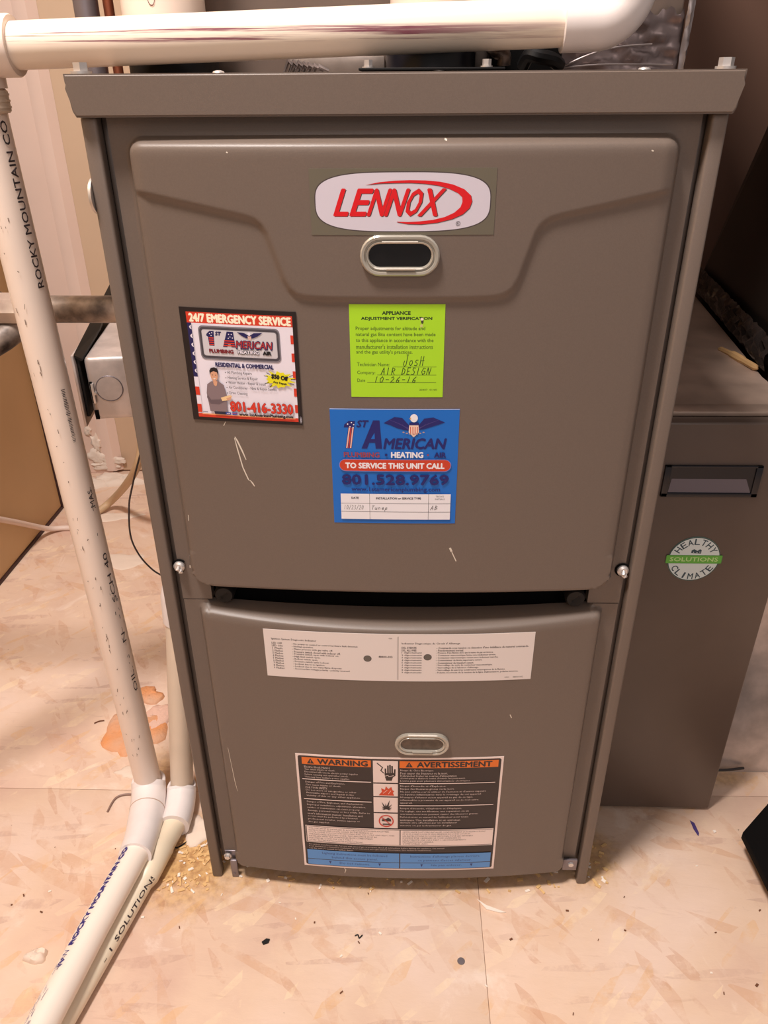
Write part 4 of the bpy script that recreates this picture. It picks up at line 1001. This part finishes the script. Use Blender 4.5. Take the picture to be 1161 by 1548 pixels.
# drop print: on the right-hand flank, reading up
dv = (TOPV-BOTV); DV = dv.normalized()
def drop_surf(side, z0, ln, wd=.016):
    base = BOTV+DV*((z0-BOTV.z)/DV.z)
    sd = Vector(side); sd = (sd-DV*sd.dot(DV)).normalized(); t = sd.cross(DV)
    def f(u, v, h):
        a = (v-.5)*wd/RP
        return tuple(base+DV*ln*u+(sd*math.cos(a)-t*math.sin(a))*(RP+h))
    return f
p = Print(.14, .016); p.text('ROCKY MOUNTAIN CO', 2, 26, 98, 66, INKK, bold=.1)
p.finish('lettering', drop_surf((.93,-.36,0), .672, .138), cp, step=.00002)
p = Print(.075, .016)
for k in range(34): u = 3+k*2.8; h_ = random.uniform(10, 22); p.line([(u,44-h_*.5),(u+random.uniform(-.3,.3),44+h_*.7)], random.uniform(.0004,.0011), INKK)
p.finish('lettering', drop_surf((.84,-.54,0), .525, .058), cp, step=.00002)
p = Print(.25, .016); p.text('OIL   -   N   -   SCH 40', 1, 30, 70, 66, INKK); p.text('MAS', 90, 30, 97, 66, INKK)
for k in range(30): u = random.uniform(0, 98); v = random.uniform(20, 70); p.line([(u,v),(u+random.uniform(.3,1.6),v+random.uniform(-6,6))], random.uniform(.0003,.0008), INKK)
p.finish('lettering', drop_surf((.93,-.36,0), .20, .28), cp, step=.00002)
p = Print(.7, .016); GK = ink(140,122,110)
for k in range(60): u = random.uniform(2, 98); v = random.gauss(0, 22)+40; p.line([(u,v),(u+random.uniform(.1,.7),v+random.uniform(-6,6))], random.uniform(.0003,.0010), GK)
o = p.finish('scuff', drop_surf((.1,-1,0), .09, .70), cp, step=.00002); o['label'] = 'small dark scuffs along the drop'; o['kind'] = 'stuff'

# ================================================================ SECOND DRAIN PIPE (from behind the furnace side)
sp_ = empty('drain_pipe', (-.286,.12,0), 'narrower aged plastic pipe between the white drain pipe and the furnace', 'pipe')
Q0 = Vector((-.2850,.110,.022)); Q1 = Vector((-.2640,.150,.300))
bm = BM(); sweep(bm, [Q0, Q1], .0145, 30); build('vertical_drop', bm, PVCG, sp_)
bm = BM(); sweep(bm, [Q1+Vector((0,0,-.032)), Q1+Vector((0,0,-.030)), Q1+Vector((.002,0,.006)), Q1+Vector((.003,0,.018)), Q1+Vector((.004,0,.030))], [.0165,.0205,.0205,.018,.012], 32)
build('coupling', bm, PVCW, sp_)['label'] = 'white coupling beside the furnace'
bm = BM(); sweep(bm, catmull([Q1+Vector((.004,0,.028)), Q1+Vector((.006,.008,.06)), Q1+Vector((.018,.02,.085)), Vector((-.2242,.185,.40))], 6), .0085, 16); build('branch_tube', bm, PVCG, sp_)
G = catmull([Vector((-.2852,.110,.0280)), Vector((-.2845,.104,.0225)), Vector((-.2820,.082,.0192)), Vector((-.2815,.056,.0190))], 6)
bm = BM(); sweep(bm, [G[0], G[0]+Vector((0,0,-.001))]+G[1:], [.0160]+[.0188]*len(G), 30); e2 = build('elbow_fitting', bm, PVCW, sp_)
bm = BM(); sweep(bm, [(G[0]+Vector((math.cos(a)*.0168, math.sin(a)*.0168, .0004))) for a in [2*PI*k/30 for k in range(31)]], .0019, 8, cap=False); build('elbow_rim', bm, PVCW, e2)
K0, K1, K2_, K3 = Vector((-.2817,.062,.0180)), Vector((-.2975,-.012,.0145)), Vector((-.3005,-.020,.0128)), Vector((-.3290,-.150,.0128))
bm = BM(); sweep(bm, [K0, K0.lerp(K1,.45), K0.lerp(K1,.47), K1, K2_, K2_+(K3-K2_)*1.0, K3+(K3-K2_).normalized()*.5], [.0140,.0140,.0150,.0150,.0125,.0125,.0125], 30)
build('floor_run', bm, mat('pvc_yellowed', srgb(230,214,188), .35, var=.05, vscale=12, coat=.2), sp_)['label'] = 'yellowed run along the floor with a swollen joint'
def run2(u, v, h):
    d_ = (K3-K2_).normalized(); q_ = K2_+Vector((.0045,.02,0))+d_*.15*(1-u); side = Vector((.75,-.4,.5)); side = (side-d_*side.dot(d_)).normalized(); t = (-d_).cross(side)
    a = (v-.5)*.016/.0140
    rr2 = .0125 if (1-u)*.15 > .022 else .0152
    return tuple(q_+(side*math.cos(a)+t*math.sin(a))*(rr2+h))
p = Print(.15, .016); p.text('SOLUTIONS', 38, 30, 92, 66, INKK, bold=.1); p.text('- I', 22, 34, 32, 66, INKK)
p.finish('lettering', run2, sp_, step=.00002)

# ================================================================ GAS PIPE, JUNCTION BOX, CABLES
gp = empty('gas_pipe', (-.36,.19,.62), 'dirty black iron gas pipe entering the furnace left side with a zinc tee', 'pipe')
bm = BM(); sweep(bm, [(-.395,.190,.6318),(-.2215,.190,.6318)], .0136, 24); build('horizontal_run', bm, IRON, gp)
bm = BM(); sweep(bm, [(-.470,.190,.6325),(-.4120,.190,.6322)], .0180, 24); sweep(bm, [(-.4190,.190,.6322),(-.3860,.190,.6320),(-.384,.19,.632)], [.0165,.0165,.014], 8); build('tee_fitting', bm, ZINC, gp)
bm = BM(); sweep(bm, [(-.468,.190,.6325),(-.769,.190,.636)], .0136, 24); build('horizontal_run', bm, IRON, gp)
bm = BM(); sweep(bm, [(-.392,.206,.6180),(-.412,.180,.6040),(-.470,.120,.5740),(-.765,-.19,.43)], .0130, 24); build('branch_pipe', bm, IRON, gp)['label'] = 'branch running down to the left'
bm = BM(); sweep(bm, [(-.393,.205,.624),(-.3905,.214,.600)], [.0150,.0125], 16); sweep(bm, [(-.3980,.208,.602),(-.3970,.209,.590)], .004, 10); build('drip_cap', bm, BLACK, gp)

jb = empty('junction_box', (-.29,.30,.53), 'galvanized steel electrical box with round knockout on the furnace left side', 'box')
Rz = Matrix.Translation((-.3740,.25,0)) @ Matrix.Rotation(math.radians(9), 4, 'Z')
BX0, BX1, BY0, BY1, BZ0, BZ1 = .010, .152, .0, .20, .4845, .5610
bm = BM(); box(bm, BX0, BX1, BY0, BY1, BZ0, BZ1, .006, M=Rz, seg=4); build('box_shell', bm, GALV, jb)
bm = BM(); box(bm, -.002, .0012, -.004, .26, BZ0-.006, BZ1+.004, .001, M=Rz)
bo_ = build('cover_plate', bm, GALV, jb)
bm = BM(); box(bm, .0014, .0052, .003, .26, BZ0+.004, BZ1-.001, .001, M=Rz); build('cover_gap', bm, BLACK, jb)
bm = BM(); v = [Rz @ Vector(q_) for q_ in ((.001,.0,BZ1+.001), (.009,.0,BZ1-.004), (.012,.10,BZ1+.004), (.010,.30,BZ1+.0300), (.004,.30,BZ1+.0340))]
prism(bm, v, (0,0,.003)); build('cover_flange', bm, BLACK, jb, smooth=False)['label'] = 'dark bent flange along the top'
kc = (.0335, (BZ0+BZ1)/2+.0005)
bm = BM(); sweep(bm, [Rz @ Vector((kc[0]+.0150*math.cos(a), -.0002, kc[1]+.0150*math.sin(a))) for a in [2*PI*k/36 for k in range(37)]], .0007, 6, cap=False); build('knockout_ring', bm, STEELP, jb)
bm = BM(); sweep(bm, [Rz @ Vector((kc[0], .0002, kc[1])), Rz @ Vector((kc[0], -.0007, kc[1]))], .0144, 36); build('knockout', bm, GALV, jb)
bm = BM(); sweep(bm, [Rz @ Vector((.060+.016*math.cos(a), .060+.016*math.sin(a), BZ1+.0002)) for a in [2*PI*k/30 for k in range(31)]], .0007, 6, cap=False); build('knockout_ring', bm, STEELP, jb)
bm = BM(); hexscrew(bm, Rz @ Vector((.0165,-.0002,BZ0+.034)), (0,-1,0), .0020, .003)
box(bm, .0135, .0165, -.003, .0006, BZ0+.022, BZ0+.046, .0005, M=Rz); build('ear_screw', bm, CHROME, jb)
bm = BM(); box(bm, .0118, .0150, -.0009, .0002, BZ0+.022, BZ0+.048, .0004, M=Rz); box(bm, .0118, .0165, -.0009, .0002, BZ0+.0015, BZ0+.013, .0004, M=Rz); build('ear_slot', bm, VOID, jb)

def cable(name, pts, r, m, label, cat='cable', sub=8):
    bm = BM(); sweep(bm, catmull(pts, sub), r, 12); o = build(name, bm, m); tag(recenter(o), label, cat); return o
cable('power_cable', [(-.2240,.64,.56),(-.33,.69,.545),(-.435,.742,.46),(-.482,.75,.38),(-.4945,.75,.300),(-.5005,.75,.235),(-.5165,.752,.188),(-.562,.80,.125),(-.640,.90,.035),(-.674,.889,.0095),(-.705,.83,.0090)], .0080, WIREB, 'beige cable curving down to the floor left of the furnace')
cable('white_cable', [(-.700,.818,.0062),(-.727,.817,.0064),(-.748,.800,.014),(-.7575,.765,.040),(-.759,.710,.080),(-.759,.650,.122),(-.759,.60,.158)], .0058, WIREW, 'white cable drooping along the tan wall to the floor')
cable('thin_wire', [(-.310,.34,.4840),(-.335,.348,.44),(-.3604,.35,.3804),(-.3732,.35,.3469),(-.3831,.35,.3155),(-.389,.35,.269),(-.3834,.35,.2389),(-.3706,.35,.215),(-.3533,.35,.1989),(-.31,.35,.178),(-.2245,.35,.165)], .0013, WIREG, 'thin grey wire looping beside the furnace left edge', 'wire')

# ================================================================ THINGS ON THE FLOOR
def blobmesh(name, cx, cy, rx, ry, h, m, label, cat, seed, n=22, edge=.25, group=None, z=0):
    rnd = random.Random(seed); bm = BM(); rings = []
    ph = [rnd.uniform(0, 6.28) for _ in range(4)]
    rad = [1+edge*(.5*math.sin(2*a+ph[0])+.35*math.sin(3*a+ph[1])+.3*math.sin(5*a+ph[2])+rnd.uniform(-.2,.2)) for a in [2*PI*k/n for k in range(n)]]
    for t_, hh in ((1,0),(.97,.35),(.82,.8),(.55,1),(.25,.95)):
        rings.append([bm.verts.new((cx+rx*rad[k]*t_*math.cos(2*PI*k/n), cy+ry*rad[k]*t_*math.sin(2*PI*k/n), z+h*hh*(1+(rnd.uniform(-.3,.3) if hh else 0)))) for k in range(n)])
    for a, b in zip(rings[:-1], rings[1:]):
        for k in range(n): bm.faces.new((a[k], a[(k+1)%n], b[(k+1)%n], b[k]))
    bm.faces.new(rings[-1]); bm.faces.new(rings[0][::-1])
    o = build(name, bm, m, angle=50); tag(recenter(o), label, cat, group); return o
blobmesh('foam_scrap', -.392, .232, .040, .046, .006, ORANGE, 'larger orange foam scrap behind the white drain pipe', 'foam scrap', 4, 30, .35)
blobmesh('foam_scrap', -.392, .310, .022, .020, .006, ORANGE, 'smaller orange foam scrap farther back beside the pipe', 'foam scrap', 9, 22, .35)
blobmesh('foam_crumb', -.3660, .262, .026, .030, .005, mat('pale_foam', srgb(226,186,166), .9, bump=.8, bscale=120), 'pale pink foam scrap between the two upright pipes', 'foam scrap', 15, 24, .3)
blobmesh('plaster_crumb', -.3935, -.1020, .011, .009, .007, PLASTER, 'small cream plaster crumb left of the floor pipe', 'plaster crumb', 21, 18, .3)
blobmesh('plaster_scrap', -.374, .1560, .018, .010, .003, PLASTER, 'broken plaster scrap in front of the orange foam', 'plaster scrap', 33, 20, .5)
blobmesh('plaster_scrap', -.2560, .0660, .022, .020, .004, PLASTER, 'cream plaster flake between the narrow pipe and furnace', 'plaster scrap', 37, 22, .4)
for k, (x, y, rx, ry, lb) in enumerate(((-.69,1.055,.060,.028,'lump of plaster along the back wall foot, nearest the furnace'), (-.765,1.035,.05,.030,'lump of plaster along the back wall foot, nearest the tan wall'), (-.64,.88,.055,.018,'thin plaster smear on the floor before the back wall'), (-.56,.70,.05,.024,'thin plaster smear on the floor left of the thin wire'))):
    blobmesh('plaster_lump', x, y, rx, ry, (.012,.010,.002,.0018)[k], PLASTER, lb, 'plaster', 50+k, 26, .4)
# plaster stuck on wall foot: one ragged splash of overlapping trowel marks
bm = BM(); rnd = random.Random(2)
for (cx_, cz_, rx_, rz_) in ((-.748,.045,.022,.020), (-.742,.080,.012,.024), (-.722,.040,.026,.012), (-.700,.034,.024,.009), (-.735,.020,.035,.012), (-.757,.115,.008,.016)):
    n = 18; rad = [1+rnd.uniform(-.32,.32) for _ in range(n)]; rings = []
    for t_, yy in ((1,1.1000),(.9,1.0965),(.6,1.0945),(.25,1.0955)):
        rings.append([bm.verts.new((cx_+rx_*rad[k]*t_*math.cos(2*PI*k/n), yy+rnd.uniform(-.0012,.0012), cz_+rz_*rad[k]*t_*math.sin(2*PI*k/n))) for k in range(n)])
    for a, b in zip(rings[:-1], rings[1:]):
        for k in range(n): bm.faces.new((a[k], a[(k+1)%n], b[(k+1)%n], b[k]))
    bm.faces.new(rings[-1])
o = build('wall_plaster', bm, PLASTER, angle=60); tag(recenter(o), 'rough plaster splashes at the foot of the back wall', 'plaster', None, 'stuff')
# bent wire, sticks, chips
def stick(name, pts, r, m, label, cat): 
    bm = BM(); sweep(bm, catmull(pts, 4), r, 8); o = build(name, bm, m); tag(recenter(o), label, cat)
stick('bent_wire', [(-.352,.119,.0016),(-.367,.118,.0020),(-.3765,.1135,.0018),(-.3800,.104,.0016),(-.3812,.090,.0014)], .0013, mat('brown_wire', srgb(140,112,100), .5), 'bent brown wire on the floor left of the pipe elbow', 'wire')
stick('twig', [(-.4560,.2490,.001),(-.450,.253,.0015),(-.4430,.2550,.001)], .0009, RUSTM, 'tiny dark twig left of the orange foam', 'twig')
stick('loose_wire', [(-.2850,.0435,.001),(-.2790,.0385,.0015),(-.2740,.0390,.0012),(-.2680,.045,.001),(-.2610,.0510,.001)], .0009, BLACK, 'thin black wire bit beside the narrow floor pipe', 'wire')
stick('squiggle', [(-.0475,-.0700,.0008),(-.0440,-.0690,.0012),(-.0425,-.0725,.0008),(-.0390,-.0690,.001)], .0007, BLACK, 'tiny black squiggle of wire before the furnace', 'wire')
def flake(name, poly_, h, m, label, cat, group=None, z=0.0002):
    bm = BM(); prism(bm, [(x, y, z) for x, y in poly_], (0,0,h)); o = build(name, bm, m, smooth=False); tag(recenter(o), label, cat, group)
flake('white_sliver', [(.0920,-.0225),(.1020,-.0300),(.1240,-.0385),(.1170,-.0390),(.1020,-.0350)], .0012, PALE, 'long white sliver on the floor before the furnace', 'sliver')
flake('black_chip', [(-.1500,-.0800),(-.1455,-.0760),(-.1415,-.0765),(-.1425,-.0805),(-.1480,-.0825)], .002, BLACK, 'black chip on the floor before the furnace', 'chip')
bm = BM(); sweep(bm, [(.0693,-.0953,.0001),(.0693,-.0953,.0010)], [.0042,.0036], 16); o = build('nail_head', bm, STEELP); tag(recenter(o), 'grey round nail head set in the floor', 'nail')
flake('purple_mark', [(.3745,.094),(.3790,.090),(.3800,.0745),(.3775,.0700),(.3750,.080)], .0003, MARK, 'purple smear on the floor before the air cleaner cabinet', 'mark')
flake('white_chip', [(.3985,.0745),(.4020,.0760),(.4015,.0790),(.3980,.0785)], .0015, PALE, 'small white chip beside the black case', 'chip')
# wood chips and glue crumbs around the furnace foot: stuff
bm = BM(); rnd = random.Random(77)
for k in range(260):
    r_ = rnd.random()
    if r_ < .6: x, y = rnd.gauss(-.248, .018), rnd.uniform(-.02, .085)
    elif r_ < .85: x, y = rnd.uniform(-.2, .2), rnd.uniform(-.015, .025)
    else: x, y = rnd.gauss(.236, .008), rnd.uniform(-.005, .07)
    a = rnd.uniform(0, PI); l = rnd.uniform(.001, .0042); ww = rnd.uniform(.0006, .002)
    M = Matrix.Translation((x, y, .0008)) @ Matrix.Rotation(a, 4, 'Z') @ Matrix.Rotation(rnd.uniform(-.3, .3), 4, 'X')
    box(bm, -l, l, -ww, ww, -.0003, .0005, M=M, mi=0 if rnd.random() < .7 else 1)
o = build('wood_chips', bm, [WOOD, PALE], smooth=False); tag(recenter(o), 'tiny wood chips and glue crumbs around the furnace foot', 'wood chips', None, 'stuff')
bm = BM()
for k in range(70):
    x, y = rnd.uniform(-.6, .5), rnd.uniform(-.19, .1)
    if abs(x) < .22 and y > 0: continue
    a = rnd.uniform(0, PI); l = rnd.uniform(.0005, .0020); ww = l*rnd.uniform(.3, .8)
    box(bm, -l, l, -ww, ww, -.0002, .0005, M=Matrix.Translation((x, y, .0006)) @ Matrix.Rotation(a, 4, 'Z'), mi=rnd.choice((0,0,1)))
o = build('floor_grit', bm, [RUSTM, PALE], smooth=False); tag(recenter(o), 'specks of grit scattered over the floor', 'grit', None, 'stuff')

# black case at the right edge of the view
bk = empty('black_case', (.53,.03,0), 'black hard case on the floor at the far right', 'case')
bm = BM(); T = [(.4150,.0450), (.4760,.1010), (.62,.02), (.56,-.12), (.4180,-.0250)]
lo_ = [(x+(.53-x)*.16, y+(.03-y)*.16) for x, y in T]
R_ = [[bm.verts.new((x, y, z)) for x, y in L_] for L_, z in ((lo_, 0.001), (T, .030), (T, .040), ([(x+(.53-x)*.06, y+(.03-y)*.06) for x, y in T], .044))]
for a, b in zip(R_[:-1], R_[1:]):
    for j in range(5): bm.faces.new((a[j], a[(j+1)%5], b[(j+1)%5], b[j]))
bm.faces.new(R_[0]); bm.faces.new(R_[-1][::-1]); build('case_body', bm, mat('matte_black', srgb(7,5,5), .9, spec=.15), bk)
bm = BM(); box(bm, .49, .55, .0, .015, .0441, .050, .002); build('case_handle', bm, BLACK, bk)
